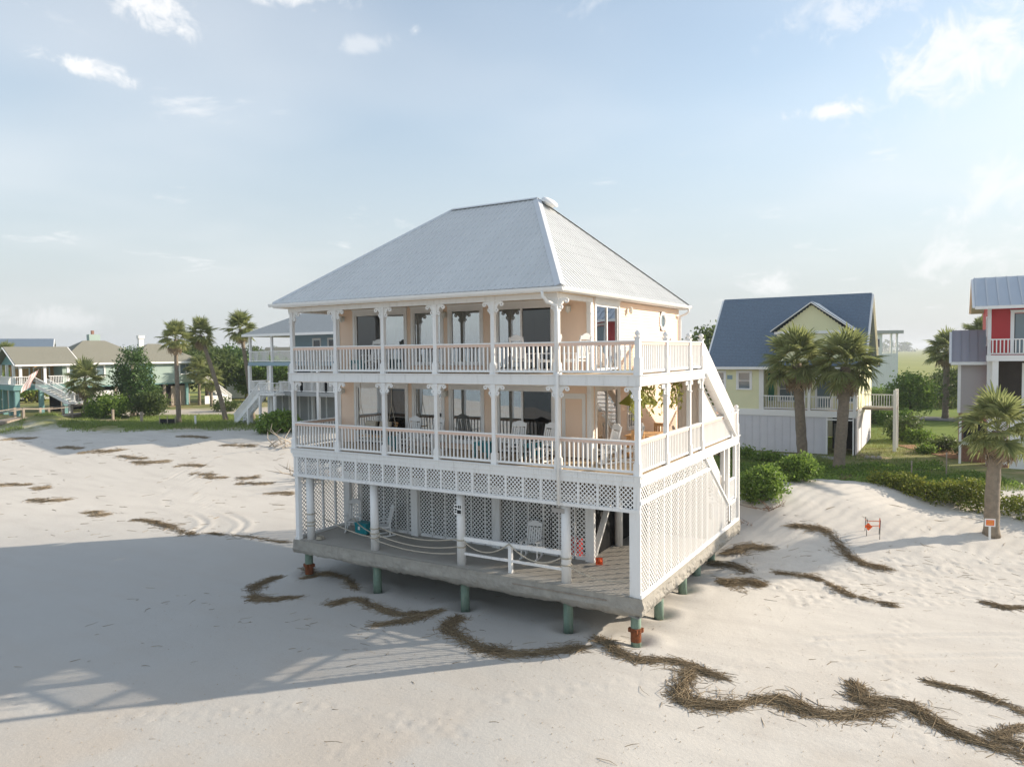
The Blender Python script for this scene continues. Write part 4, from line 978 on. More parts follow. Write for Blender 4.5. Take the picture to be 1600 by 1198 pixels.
# dining set, umbrella and hanging greenery on the sunny side deck
t = thing('dining_table', 'orange wooden dining table on the side deck under the umbrella', 'table', (-1.35, 4.1, zc))
s = MB()
for i in range(6): s.box(-.45 + .15 * i, -.45 + .15 * i + .14, -.8, .8, .70, .74)
tag(s.build('table_top', 'orange_wood', t), kind='stuff')
for sx in (-.36, .36):
    for sy in (-.68, .68): MB().box(sx - .045, sx + .045, sy - .045, sy + .045, 0, .70).build('leg', 'orange_wood', t)
MB().box(-.38, .38, -.7, -.66, .58, .70).build('apron', 'orange_wood', t); MB().box(-.38, .38, .66, .7, .58, .70).build('apron', 'orange_wood', t)
def dining_chair(label, loc, rz):
    t = thing('dining_chair', label, 'chair', loc, rz, 'wooden chairs round the deck table')
    MB().box(-.24, .24, -.24, .24, .43, .46).build('seat', 'orange_wood', t)
    b = MB().box(-.24, .24, .21, .24, .86, .98)
    bo = b.build('backrest', 'orange_wood', t)
    for i in range(4): MB().box(-.17 + .1 * i, -.12 + .1 * i, .215, .235, .46, .86).build('slat', 'orange_wood', bo)
    for sx in (-.21, .21):
        for sy in (-.21, .22): MB().box(sx - .025, sx + .025, sy - .025, sy + .025, 0, .43 if sy < 0 else .86).build('leg', 'orange_wood', t)
dining_chair('orange wooden chair at the seaward end of the deck table', (-1.05, 2.95, zc), R(170))
dining_chair('orange wooden chair at the far end of the deck table', (-1.3, 5.35, zc), R(5))
t = thing('patio_umbrella', 'half folded olive green umbrella over the side deck table', 'umbrella', (-1.4, 3.6, zc))
MB().tube([(0, 0, 0), (0, 0, 2.42)], .022, 8).build('pole', 'white_trim', t)
b = MB(); n = 8; V = [(0, 0, 2.40)] + [((.72 if j % 2 else .66) * math.cos(6.283 * j / n), (.72 if j % 2 else .66) * math.sin(6.283 * j / n), 1.78 + (.06 if j % 2 else 0)) for j in range(n)]
V += [(x * .985, y * .985, z - .02) for x, y, z in V]; F = [(0, 1 + j, 1 + (j + 1) % n) for j in range(n)] + [(n + 1, n + 2 + (j + 1) % n, n + 2 + j) for j in range(n)] + [(1 + j, n + 2 + j, n + 2 + (j + 1) % n, 1 + (j + 1) % n) for j in range(n)]
b.add(V, F).build('canopy', 'olive_canvas', t)
for j in range(n): MB().tube([(0, 0, 2.05), (.6 * math.cos(6.283 * j / n), .6 * math.sin(6.283 * j / n), 1.86)], .008, 4).build('rib', 'white_trim', t)
MB().lathe((0, 0, 0), [(.24, 0), (.24, .05), (.05, .09)], 14).build('base', 'black', t)
def leaf_quads(n, fn, rng, size, aspect=2.2, droop=None):
    """n folded leaf faces; fn(rng, n) -> centres; random facing"""
    C = fn(rng, n); ax = rng.normal(size=(n, 3)); ax /= np.linalg.norm(ax, axis=1)[:, None]
    if droop is not None: ax = ax * (1 - droop) + np.array([0, 0, -1.0]) * droop; ax /= np.linalg.norm(ax, axis=1)[:, None]
    q = rng.normal(size=(n, 3)); sd = np.cross(ax, q); sd /= np.linalg.norm(sd, axis=1)[:, None]
    L = (size * rng.uniform(.6, 1.3, n))[:, None]; W = L / aspect
    V = np.stack([C - ax * L / 2, C + sd * W / 2, C + ax * L / 2, C - sd * W / 2], 1).reshape(-1, 3)
    return V, np.arange(4 * n).reshape(-1, 4)
def hanging(label, y0, y1, n):
    t = thing('hanging_plant', label, 'plant', (-.28, (y0 + y1) / 2, B2 - .04), 0, 'green vines hung under the side deck')
    rg = np.random.default_rng(int(y0 * 100) + 5); Vs = []; Fs = []; k = 0; st = MB()
    for i in range(n):
        y = rg.uniform(y0, y1) - (y0 + y1) / 2; L = rg.uniform(.35, 1.05); x = rg.uniform(-.25, .12); st.tube([(x, y, 0), (x + .02, y + .03, -L * .5), (x - .02, y, -L)], .006, 4)
        m = int(L * 26); V, F = leaf_quads(m, lambda r, m_: np.stack([x + r.normal(0, .035, m_), y + r.normal(0, .045, m_), -r.uniform(.02, L, m_)], 1), rg, .17, 2.6, .55); Vs.append(V); Fs.append(F + k); k += len(V)
    st.build('stem', 'hang_leaf', t); place(np_mesh('foliage', np.concatenate(Vs), np.concatenate(Fs), 'hang_leaf'), 'foliage', t)
hanging('yellow green vines hanging under the side deck nearest the corner post', 0.35, 2.2, 15)
hanging('yellow green vines hanging between the two middle side deck posts', 2.7, 4.6, 12)
# ground floor odds and ends
t = thing('traffic_cone', 'small orange cone lying by the square pillar on the ground floor', 'cone', (-2.42, 2.55, .07))
MB().lathe((0, 0, 0), [(.09, 0), (.02, .26)], 12).build('cone', 'orange_plastic', t, True); MB().box(-.12, .12, -.12, .12, -.02, 0).build('base', 'orange_plastic', t); t.rotation_euler = (R(68), 0, R(30)); t.location.z = .13
t = thing('fuel_can', 'red plastic container standing behind the white lattice', 'container', (-3.6, 3.15, .01))
MB().box(-.22, .22, -.15, .15, 0, .62).build('body', 'red_plastic', t); MB().box(-.14, .14, -.03, .03, .66, .70).box(-.14, -.10, -.03, .03, .62, .66).box(.10, .14, -.03, .03, .62, .66).build('handle', 'red_plastic', t); MB().lathe((.15, 0, .62), [(.05, 0), (.05, .06)], 10).build('cap', 'black', t)
def rope(label, pts, sag, r=.022):
    P = []
    for a, b in zip(pts[:-1], pts[1:]):
        for i in range(12):
            u = i / 12; P.append((a[0] + (b[0] - a[0]) * u, a[1] + (b[1] - a[1]) * u, a[2] + (b[2] - a[2]) * u - sag * 4 * u * (1 - u)))
    P.append(pts[-1]); tag(MB().tube(P, r, 6).build('rope', 'rope', None, True), label, 'rope', 'ropes slung between the columns')
rope('rope sagging between the lattice wall and the second round column', [(-14.05, 1.3, .62), (-10.55, .32, .46)], .10)
rope('short high rope from the far lattice to the second column', [(-13.4, 2.3, .50), (-10.6, .40, .60)], .08)
rope('topmost of three ropes between the second and third columns', [(-10.3, .50, .80), (-6.7, .42, .86)], .22)
rope('middle of three ropes between the second and third columns', [(-10.3, .22, .64), (-6.7, .22, .62)], .20)
rope('lowest of three ropes between the second and third columns', [(-10.3, .20, .42), (-6.7, .20, .40)], .16)
rope('rope draped in two loops over the white guard rail', [(-6.4, .24, .86), (-4.6, .26, .98), (-2.7, .24, .78)], .34)
rope('rope from the last round column to the corner post', [(-2.4, .25, .56), (-0.35, .12, .46)], .20)
for x, zs in ((-13.75, (.55, .68, 1.0)), (-10.45, (.46, .62, .80)), (-6.56, (.62, .86)), (-2.56, (.56, .78))):
    b = MB()
    for z in zs: b.lathe((x, .36, z), [(.16, -.025), (.185, -.01), (.185, .02), (.16, .03)], 14)
    tag(b.build('rope_lashing', 'rope', H, True), kind='stuff')
t = thing('rope_coil', 'pale rope coil on the slab by the left corner column', 'rope', (-13.35, .45, .03))
b = MB()
for k in range(3): b.tube([((.16 - .02 * k) * math.cos(.5 * i), (.16 - .02 * k) * math.sin(.5 * i), .02 + .035 * k) for i in range(13)], .02, 6)
tag(b.build('coil', 'rope', t, True), kind='stuff')
t = thing('notice_sign', 'small white notice with black lettering fixed on the third round column', 'sign', (-6.56, .19, 1.93))
MB().box(-.16, .16, -.012, 0, -.17, .17).build('plate', 'sign_white', t)
for (x0, x1, z0, z1) in ((-.13, -.02, .06, .12), (.01, .06, .04, .14), (.08, .13, .04, .14), (-.13, -.05, -.04, .02), (-.03, .13, -.14, -.02), (-.13, -.06, -.12, -.07)): MB().box(x0, x1, -.016, -.012, z0, z1).build('print_block', 'black', t)
t = thing('wind_chime', 'black metal chime hanging beside the fourth round column', 'wind chime', (-3.05, .36, 2.45))
MB().bar((-.55, 0, .0), (.3, 0, .02), .04, .03).build('arm', 'black', t); MB().tube([(-.05, 0, 0), (-.05, 0, -.45)], .008, 4).build('cord', 'black', t)
for k in range(4): MB().tube([(-.10 + .035 * k, .03 * (-1) ** k, -.45), (-.10 + .035 * k, .03 * (-1) ** k, -1.15 - .06 * k)], .012, 6).build('chime_tube', 'black', t)
t = thing('lamp_head', 'grey boxed lamp head fixed on the fourth round column', 'lamp', (-2.75, .22, 2.28)); MB().box(-.22, .22, -.03, .05, -.07, .07).build('housing', 'walk_concrete', t); MB().box(-.05, .05, .05, .10, -.03, .03).build('mount', 'black', t)

# ------------------------------------------------------------------ neighbouring houses
M('yellow_paint', (0.80, 0.79, 0.52), 0.6, 0.04, 0.6, objvar=0)
M('garage_boards', (0.66, 0.66, 0.70), 0.7, 0.06, 1.2)
def shingles(name, col, s=1.0):
    m, nt, b = principled(name); geo = node(nt, 'ShaderNodeNewGeometry')
    br = node(nt, 'ShaderNodeTexNoise', inp={'Scale': 9.0 * s, 'Detail': 2.0}); mp = node(nt, 'ShaderNodeMapping', inp={'Scale': (1.0, 1.0, 3.0)}); nt.links.new(geo.outputs['Position'], mp.inputs[0]); nt.links.new(mp.outputs[0], br.inputs['Vector'])
    sep = node(nt, 'ShaderNodeSeparateXYZ'); nt.links.new(geo.outputs['Position'], sep.inputs[0])
    row = math_n(nt, 'FRACT', math_n(nt, 'MULTIPLY', sep.outputs[2], 9.0)); k = maprange(nt, row, 0.0, 0.25, 0.62, 1.0)
    big = node(nt, 'ShaderNodeTexNoise', inp={'Scale': 0.5, 'Detail': 3.0}); nt.links.new(geo.outputs['Position'], big.inputs['Vector'])
    c = mixc(nt, br.outputs[0], [x * .55 for x in col], [x * 1.5 for x in col]); c = mixc(nt, math_n(nt, 'MULTIPLY', big.outputs[0], 0.35), c, [x * .8 for x in col])
    mm = node(nt, 'ShaderNodeVectorMath', operation='SCALE'); nt.links.new(c, mm.inputs[0]); nt.links.new(k, mm.inputs['Scale']); nt.links.new(mm.outputs[0], b.inputs['Base Color']); b.inputs['Roughness'].default_value = 0.9; b.inputs['Specular IOR Level'].default_value = 0.15
    MAT[name] = m
shingles('blue_shingle', (0.16, 0.21, 0.27)); shingles('grey_shingle', (0.50, 0.50, 0.48)); shingles('olive_shingle', (0.25, 0.245, 0.20))
M('teal_paint', (0.17, 0.33, 0.33), 0.6, 0.05, 0.6, objvar=0.02); M('pale_teal', (0.36, 0.46, 0.42), 0.6, 0.05, 0.6, objvar=0.02)
M('blue_paint', (0.28, 0.39, 0.46), 0.6, 0.05, 0.6); M('grey_boards', (0.36, 0.37, 0.37), 0.7, 0.06, 0.8)
M('red_paint', (0.50, 0.045, 0.05), 0.55, 0.05, 0.6, objvar=0.02); M('grey_siding', (0.46, 0.43, 0.43), 0.6, 0.04, 0.6, objvar=0)
M('blue_metal', (0.44, 0.48, 0.52), 0.35, 0.05, 0.5, spec=0.5, metal=0.3); M('violet_metal', (0.31, 0.31, 0.35), 0.4, 0.04, 0.5, spec=0.4, metal=0.2)
M('brick', (0.30, 0.17, 0.13), 0.9, 0.25, 8.0); M('shutter_green', (0.04, 0.20, 0.12), 0.6, 0.05)
def far_rail(parent, p0, p1, z, h=1.0, spacing=.16, mat='white_trim', name='railing', z1=None, bw=.022):
    p0, p1 = Vector((*p0, z)), Vector((*p1, z if z1 is None else z1)); up = Vector((0, 0, 1)); L = (p1 - p0).length
    r = MB().bar(p0 + up * (h - .03), p1 + up * (h - .03), .10, .07).bar(p0 + up * .10, p1 + up * .10, .06, .07).build(name, mat, parent)
    b = MB(); n = max(int(L / spacing), 2)
    for i in range(1, n): q = p0 + (p1 - p0) * (i / n); b.box(q.x - bw, q.x + bw, q.y - bw, q.y + bw, q.z + .1, q.z + h - .05)
    tag(b.build('baluster_row', mat, r), kind='stuff'); return r
def far_stair(parent, p0, p1, width_vec, steps, mat='white_trim', rails=True):
    p0, p1, w = Vector(p0), Vector(p1), Vector(width_vec); s = MB()
    for q in (Vector((0, 0, 0)), w): s.bar(p0 + q - Vector((0, 0, .1)), p1 + q - Vector((0, 0, .1)), .05, .28)
    o = s.build('staircase', mat, parent); d = (p1 - p0)
    for i in range(steps): c = p0 + d * ((i + .5) / steps); MB().bar(c, c + w, .28, .04).build('tread', mat, o)
    if rails:
        for q in (Vector((0, 0, 0)), w): far_rail(parent, (p0 + q)[:2], (p1 + q)[:2], p0.z, .95, .14, mat, 'stair_rail', p1.z)
    return o
def gable_roof(parent, x0, x1, y0, y1, ze, zr, mat, axis='x', th=.14, name='roof', trim='white_trim'):
    b = MB()
    if axis == 'x':
        ym = (y0 + y1) / 2
        b.add([(x0, y0, ze), (x1, y0, ze), (x1, ym, zr), (x0, ym, zr), (x0, y1, ze), (x1, y1, ze)] + [(x, y, z - th) for x, y, z in [(x0, y0, ze), (x1, y0, ze), (x1, ym, zr), (x0, ym, zr), (x0, y1, ze), (x1, y1, ze)]],
              [(0, 1, 2, 3), (3, 2, 5, 4), (6, 9, 8, 7), (9, 10, 11, 8), (0, 6, 7, 1), (4, 5, 11, 10), (0, 3, 9, 6), (3, 4, 10, 9), (1, 7, 8, 2), (2, 8, 11, 5)])
        o = b.build(name, mat, parent); t = MB()
        for x in (x0 - .02, x1 + .02):
            t.bar((x, y0 - .02, ze - .10), (x, ym, zr - .10), .05, .24, (1, 0, 0)); t.bar((x, ym, zr - .10), (x, y1 + .02, ze - .10), .05, .24, (1, 0, 0))
        t.box(x0, x1, y0 - .05, y0 - .005, ze - .20, ze - .01); t.build('barge_board', trim, o)
    else:
        xm = (x0 + x1) / 2
        q = [(x0, y0, ze), (x0, y1, ze), (xm, y1, zr), (xm, y0, zr), (x1, y0, ze), (x1, y1, ze)]
        b.add(q + [(x, y, z - th) for x, y, z in q], [(0, 3, 2, 1), (3, 4, 5, 2), (6, 7, 8, 9), (9, 8, 11, 10), (0, 1, 7, 6), (4, 10, 11, 5), (0, 6, 9, 3), (3, 9, 10, 4), (1, 2, 8, 7), (2, 5, 11, 8)])
        o = b.build(name, mat, parent); t = MB()
        t.bar((x0 - .02, y0 - .02, ze - .10), (xm, y0 - .02, zr - .10), .05, .24, (0, 1, 0)); t.bar((xm, y0 - .02, zr - .10), (x1 + .02, y0 - .02, ze - .10), .05, .24, (0, 1, 0)); t.build('barge_board', trim, o)
    return o

# ---- yellow house with blue shingle roof
yz = -0.16
Yh = thing('yellow_house', 'pale yellow raised house with steep blue shingle roof and white balcony', 'house', (0, 35.0, yz))
x0, x1 = -7.45, 2.20; zd = 3.05; ze = 6.10
lowf = Wl((0, 0), (1, 0), (0, -1)); rgt = Wl((x1, 0), (0, 1), (1, 0)); lft = Wl((x0, 0), (0, 1), (-1, 0))
b = MB(); lowf.box(b, x0, .42, 0, zd - .45, -.15, 0); lowf.box(b, 2.02, x1, 0, zd - .45, -.15, 0); rgt.box(b, .0, 11.5, 0, zd - .45, -.15, -.003); lft.box(b, 0, 11.5, 0, zd - .45, -.15, -.003); b.box(x0, x1, 11.35, 11.5, 0, zd - .45); lo = b.build('ground_floor_wall', 'garage_boards', Yh)
for i in range(15):
    bt = MB(); lowf.box(bt, x0 + .05 + i * .53, x0 + .12 + i * .53, .02, zd - .47, 0, .025); bt.build('board_batten', 'garage_boards', lo)
b = MB(); lowf.box(b, .32, .42, 0, zd - .5, 0, .04); lowf.box(b, 2.02, 2.12, 0, zd - .5, 0, .04); lowf.box(b, .32, 2.12, 2.4, 2.5, 0.001, .041); dr = b.build('garage_door_frame', 'white_trim', Yh)
MB().box(.3, 2.1, 3.5, 3.55, 0, 2.5).box(.9, 1.0, 1.2, 3.4, 0, 2.4).build('garage_interior', 'unlit_dark', dr); MB().box(.6, 1.15, 1.9, 1.95, .05, 2.0).build('inner_door', 'grey_boards', dr)
MB().box(x0 - .03, x1 + .03, -.06, .02, zd - .45, zd).box(x1 - .0, x1 + .05, .02, 11.5, zd - .449, zd - .001).build('floor_band', 'white_trim', Yh)
MB().box(x0 + .03, x1 - .03, .02, 2.2, zd - .1, zd).build('balcony_floor', 'deck_wood', Yh)
ops = [(-5.72, -4.86, 4.5, 5.72), (-7.3, -6.75, 4.5, 5.72)]
siding(lowf, Yh, x0, -4.10, zd, ze, ops, 'yellow_paint', .14)
for a, b_, c, d in ops: window(lowf, Yh, a, b_, c, d, (), (.5,), trim=.14, head=.12, pane='pale_pane')
b = MB(); lowf.box(b, -4.22, -4.08, zd, ze, 0, .04); lowf.box(b, x0 - .02, x0 + .12, zd, ze, 0, .04); b.build('corner_board', 'white_trim', Yh)
rec = Wl((0, 2.0), (1, 0), (0, -1))
rops = [(-3.2, -1.5, zd + .5, ze - .55), (-.6, .35, zd + .05, ze - .65), (.9, 1.95, zd + .5, ze - .55)]
siding(rec, Yh, -4.1, x1, zd, ze, rops, 'yellow_paint', .14); siding(rgt, Yh, 2.0, 11.5, zd, ze, [(3.2, 4.0, 4.2, 5.5), (6.5, 7.4, 4.2, 5.5)], 'yellow_paint', .14); siding(lft, Yh, 0, 11.5, zd, ze, [], 'yellow_paint', .14)
siding(Wl((-4.1, 0), (0, 1), (1, 0)), Yh, 0, 2.0, zd, ze, [], 'yellow_paint', .14)
window(rec, Yh, *rops[0], (.5,), (.45,), trim=.12, head=.12, pane='pale_pane'); window(rec, Yh, *rops[2], (), (.5,), trim=.12, head=.12, pane='pale_pane')
window(rec, Yh, -.6, .35, zd + .05, ze - .65, (), (.3,), trim=.1, head=.1, pane='pale_pane', name='balcony_door', sill=False)
for a in (3.2, 6.5): window(rgt, Yh, a, a + .85, 4.2, 5.5, (), (.5,), trim=.12, head=.12, pane='dark_pane')
MB().box(-3.98, -3.55, 1.94, 1.97, zd + .5, ze - .5).build('shutter', 'shutter_green', Yh)
MB().box(-6.52, -6.15, -.03, 0, 5.2, 5.5).build('wall_vent', 'blue_paint', Yh)
for x in (-4.0, -.81, 2.12): MB().box(x - .09, x + .09, -.02, .16, zd, ze).build('balcony_post', 'white_trim', Yh)
far_rail(Yh, (-3.9, .06), (-.92, .06), zd); far_rail(Yh, (-.7, .06), (2.02, .06), zd); far_rail(Yh, (2.12, .18), (2.12, 1.95), zd)
gable_roof(Yh, -8.0, 2.75, -.45, 10.1, ze + .05, 11.45, 'blue_shingle')
b = MB().add([(x1, .0, ze), (x1, 9.65, ze), (x1, 4.83, 11.0), (x1 - .1, 0, ze), (x1 - .1, 9.65, ze), (x1 - .1, 4.83, 11.0)], [(0, 1, 2), (3, 5, 4), (0, 3, 4, 1), (1, 4, 5, 2), (2, 5, 3, 0)]).build('gable_wall', 'yellow_paint', Yh)
MB().add([(x0, .0, ze), (x0, 9.65, ze), (x0, 4.83, 11.0), (x0 + .1, 0, ze), (x0 + .1, 9.65, ze), (x0 + .1, 4.83, 11.0)], [(0, 1, 2), (3, 5, 4), (0, 3, 4, 1), (1, 4, 5, 2), (2, 5, 3, 0)]).build('gable_wall', 'yellow_paint', Yh)
gable_roof(Yh, -3.35, 2.05, -.35, 5.0, 8.75, 10.72, 'blue_shingle', 'y', name='front_gable_roof')
b = MB().add([(-3.0, -.1, 8.6), (1.7, -.1, 8.6), (-.65, -.1, 10.45), (-3.0, 0.05, 8.6), (1.7, 0.05, 8.6), (-.65, 0.05, 10.45)], [(0, 1, 2), (3, 5, 4), (0, 3, 4, 1), (1, 4, 5, 2), (2, 5, 3, 0)]); gw = b.build('gable_front', 'yellow_paint', Yh)
b = MB()
for i in range(12):
    z = 8.62 + .15 * i; hw = 2.35 * (1 - (z - 8.6) / 1.85) - .05
    if hw > .1: b.box(-.65 - hw, -.65 + hw, -.125, -.1, z, z + .13)
tag(b.build('siding', 'yellow_paint', gw), kind='stuff'); MB().box(-3.15, 1.85, -.16, -.09, 8.45, 8.64).build('gable_trim', 'white_trim', gw)
MB().box(-3.0, 1.7, -.05, .2, ze, 8.5).build('gable_base', 'yellow_paint', Yh)
# side landing with its posts
MB().box(x1 + .05, x1 + 2.2, 4.0, 6.2, 2.9, 3.05).build('side_landing', 'weathered_wood', Yh); far_rail(Yh, (x1 + .1, 4.05), (x1 + 2.15, 4.05), 3.05, mat='white_paint'); far_rail(Yh, (x1 + 2.15, 4.05), (x1 + 2.15, 6.15), 3.05, mat='white_paint')
for yy in (4.05, 6.15): MB().box(x1 + 2.05, x1 + 2.27, yy - .1, yy + .1, -.3, 4.35).build('landing_post', 'white_paint', Yh)

# ---- red house with blue standing seam roof
rz_ = -0.25
Rh = thing('red_house', 'red house with blue metal roof and grey side wing at the picture edge', 'house', (9.75, 35.0, rz_))
fr = Wl((0, 0), (1, 0), (0, -1)); lf = Wl((0, 0), (0, 1), (-1, 0)); zd1, zd2, ze = 3.6, 6.95, 9.9
ops = [(1.35, 4.2, zd2 + .05, zd2 + 2.6), (5.2, 7.5, zd2 + .05, zd2 + 2.6)]
siding(fr, Rh, 0, 9.0, zd2, ze, ops, 'red_paint', .16); siding(lf, Rh, 0, 9.0, zd1, ze, [(1.0, 2.0, 7.6, 9.3)], 'red_paint', .16)
window(lf, Rh, 1.0, 2.0, 7.6, 9.3, (), (.5,), trim=.12, head=.12, pane='pale_pane')
for a, b_, c, d in ops: window(fr, Rh, a, b_, c, d, (.27, .5, .75), (.35,), trim=.2, head=.14, pane='pale_pane', frame_mat='black', sill=False, name='sliding_door')
b = MB(); fr.box(b, -.03, .16, zd1, ze, 0, .05); lf.box(b, -.0, .14, zd1, ze, 0, .04); b.build('corner_board', 'white_trim', Rh)
gable_roof(Rh, -.75, 10.0, -1.1, 8.0, ze + .1, 12.1, 'blue_metal')
for i in range(18):
    p0 = Vector((-.70 + .6 * i, -1.1, ze + .13)); p1 = Vector((-.70 + .6 * i, 3.45, 12.12)); MB().bar(p0, p1, .03, .06).build('standing_seam', 'blue_metal', Rh)
MB().add([(0, 0, ze), (0, 6.9, ze), (0, 3.45, 11.9), (.1, 0, ze), (.1, 6.9, ze), (.1, 3.45, 11.9)], [(0, 1, 2), (3, 5, 4), (0, 3, 4, 1), (1, 4, 5, 2), (2, 5, 3, 0)]).build('gable_wall', 'red_paint', Rh)
MB().box(-.1, 9.2, -1.4, 0, zd2 - .35, zd2).build('balcony', 'white_trim', Rh); far_rail(Rh, (.0, -1.35), (9.1, -1.35), zd2, spacing=.19, bw=.03); far_rail(Rh, (.0, -1.3), (.0, -.05), zd2, spacing=.19)
lw_ = Wl((0, .25), (1, 0), (0, -1)); b = MB(); lw_.box(b, .25, 9, zd1, zd2 - .35, -.15, 0); gl_ = b.build('porch_wall', 'behind_dark', Rh)
window(lw_, Rh, 2.0, 5.0, zd1 + .3, zd2 - .6, (.33, .66), (.3,), trim=.2, head=.1, pane='dark_pane', frame_mat='black'); MB().box(-.1, 9.2, -1.4, .3, zd1 - .3, zd1).build('porch_floor', 'white_trim', Rh)
for x in (.35, 4.6): MB().box(x - .16, x + .16, -1.3, -.98, zd1, zd2 - .35).build('porch_column', 'white_trim', Rh)
MB().box(-.02, .28, -.2, .1, zd1, zd2 - .35).build('porch_column', 'white_trim', Rh)
gs = Wl((0, -1.15), (1, 0), (0, -1)); siding(gs, Rh, 1.15, 9.0, 0, zd1 - .3, [], 'white_paint', .3, 'garage_siding')
MB().box(.0, 1.1, -.9, .3, 0, zd1 - .3).build('brick_base', 'brick', Rh)
lat = MB(); lattice('lattice_panel', Rh, [(0.0, .2), (1.1, .2), (1.1, 3.2), (0.0, 3.2)], lambda a, z, o: (a, -.93 - o, z), .16, .05)
# grey side wing
wing = Wl((0, .8), (1, 0), (0, -1)); siding(wing, Rh, -1.55, 0.0, 3.2, 6.45, [], 'grey_siding', .15, 'wing_siding'); wl2 = Wl((-1.55, .8), (0, 1), (-1, 0)); siding(wl2, Rh, 0, 3.2, 3.2, 6.45, [], 'grey_siding', .15, 'wing_siding')
b = MB(); wing.box(b, -1.6, -1.42, 3.2, 6.45, 0, .05); b.build('corner_board', 'white_trim', Rh); MB().box(-1.5, -.02, .85, 3.9, 1.2, 3.2).box(-1.3, 0, .9, 3.9, 0, 1.2).build('brick_base', 'brick', Rh)
MB().prism([(-1.95, .35, 6.45), (0, .35, 6.45), (0, 2.5, 8.5), (-1.95, 2.5, 8.5)], (0, 0, .1)).build('wing_roof', 'violet_metal', Rh)
MB().box(-2.0, 0, .31, .36, 6.33, 6.52).bar((-1.98, .35, 6.44), (-1.98, 2.5, 8.49), .05, .22, (1, 0, 0)).build('wing_fascia', 'white_trim', Rh)
for i in range(5): MB().bar((-1.9 + .46 * i, .35, 6.57), (-1.9 + .46 * i, 2.5, 8.62), .03, .05).build('standing_seam', 'violet_metal', Rh)
b = MB().box(-1.5, .1, -.25, .75, 1.25, 1.45).box(-1.5, -1.36, -.25, -.11, 0, 3.0).box(-.04, .1, -.25, -.11, 0, 1.25).build('utility_stand', 'white_trim', Rh); MB().box(-1.25, -.1, -.15, .6, 1.45, 2.6).build('air_conditioner', 'black', b)

# ---- far white house on the marsh edge
Fh = thing('white_house', 'plain white house with flat roof and open top porch by the marsh', 'house', (-1.6, 104.0, -.6), R(30))
MB().box(-1.5, 3.0, 0, 6, 0, 7.0).build('wall', 'white_paint', Fh); MB().box(-1.8, 3.6, -.4, 6.4, 10.0, 10.5).build('roof', 'grey_shingle', Fh); MB().box(-1.5, .6, 0, 5, 7.0, 10.0).build('upper_wall', 'white_paint', Fh)
for x, y in ((2.85, .15), (2.0, .15), (2.85, 5.8)): MB().box(x - .12, x + .12, y - .12, y + .12, 7.0, 10.0).build('porch_post', 'white_paint', Fh)
far_rail(Fh, (.7, .1), (2.9, .1), 7.0); MB().box(-.3, .15, -.05, 0, 8.0, 9.2).build('window', 'dark_pane', Fh); MB().box(-.3, .3, -.05, 0, 5.0, 6.2).build('window', 'dark_pane', Fh)

# ---- grey blue house with decks and stairs (left of the main house)
gz_ = .62
Gh = thing('grey_house', 'grey roofed blue house on posts with two decks and an outside stair', 'house', (-50.7, 27.6, gz_))
d1, d2, ze = 3.15, 5.95, 8.62
for y0_, y1_ in ((0, 2.6),):
    MB().box(0, 16, 0, 2.6, d2 - .35, d2).build('upper_deck', 'blue_paint', Gh); MB().box(0, 16, 0, 2.6, d1 - .35, d1).build('lower_deck', 'grey_boards', Gh)
for k in range(4): far_rail(Gh, (.05 + 3.1 * k, .06), (3.05 + 3.1 * k, .06), d2, 1.05, .15); far_rail(Gh, (4.2 + 3.1 * k, .06), (7.1 + 3.1 * k, .06), d1, 1.0, .15)
far_rail(Gh, (.06, .1), (.06, 2.5), d2, 1.05, .15); far_rail(Gh, (.06, .1), (.06, 2.5), d1, 1.0, .15); far_rail(Gh, (.1, .06), (2.4, .06), d1, 1.0, .15)
for x in (.1, 3.1, 6.2, 9.3, 12.4):
    for y in (.1, 2.4): MB().box(x - .13, x + .13, y - .13, y + .13, 0, d2 - .35).build('deck_post', 'white_paint', Gh)
gf = Wl((0, 2.6), (1, 0), (0, -1)); ops = [(6.2, 7.1, d2 + .1, d2 + 2.1), (8.2, 9.6, d2 + .55, d2 + 2.1), (10.4, 11.6, d2 + .55, d2 + 2.1)]
siding(gf, Gh, 3.4, 16, d2, ze, ops, 'blue_paint', .2); siding(Wl((3.4, 0), (0, 1), (-1, 0)), Gh, 2.6, 9, d2, ze, [], 'blue_paint', .2)
for a, b_, c, d in ops: window(gf, Gh, a, b_, c, d, (.5,) if b_ - a > 1 else (), (), trim=.12, head=.12, pane='dark_pane')
b = MB(); gf.box(b, 3.4, 16, d1, d2 - .35, -.2, 0); b.build('screen_porch_wall', 'unlit_dark', Gh); b = MB(); gf.box(b, .2, 16, 0, d1 - .35, -.2, 0); gb = b.build('ground_floor_wall', 'grey_boards', Gh)
for i in range(12): b = MB(); gf.box(b, .5 + i * 1.2, .66 + i * 1.2, 0, d1 - .36, 0, .05); b.build('board_batten', 'white_paint', gb)
MB().add([(-.3, -.4, ze), (16, -.4, ze), (16, 5.0, 11.6), (6.0, 5.0, 11.6), (-.3, 10, ze), (16, 10, ze), (-.3, -.4, ze - .15), (16, -.4, ze - .15), (16, 10, ze - .15), (-.3, 10, ze - .15)], [(0, 1, 2, 3), (0, 3, 4), (4, 3, 2, 5), (6, 9, 8, 7), (0, 6, 7, 1), (0, 4, 9, 6), (1, 7, 8, 5, 2)]).build('roof', 'grey_shingle', Gh)
MB().box(-.3, 16, -.45, -.4, ze - .22, ze + .0).box(-.35, -.3, -.4, 10, ze - .22, ze).build('fascia', 'white_trim', Gh)
for x in (.15, 3.2): MB().box(x - .1, x + .1, 0.1, .3, d2, ze - .1).build('roof_post', 'white_paint', Gh)
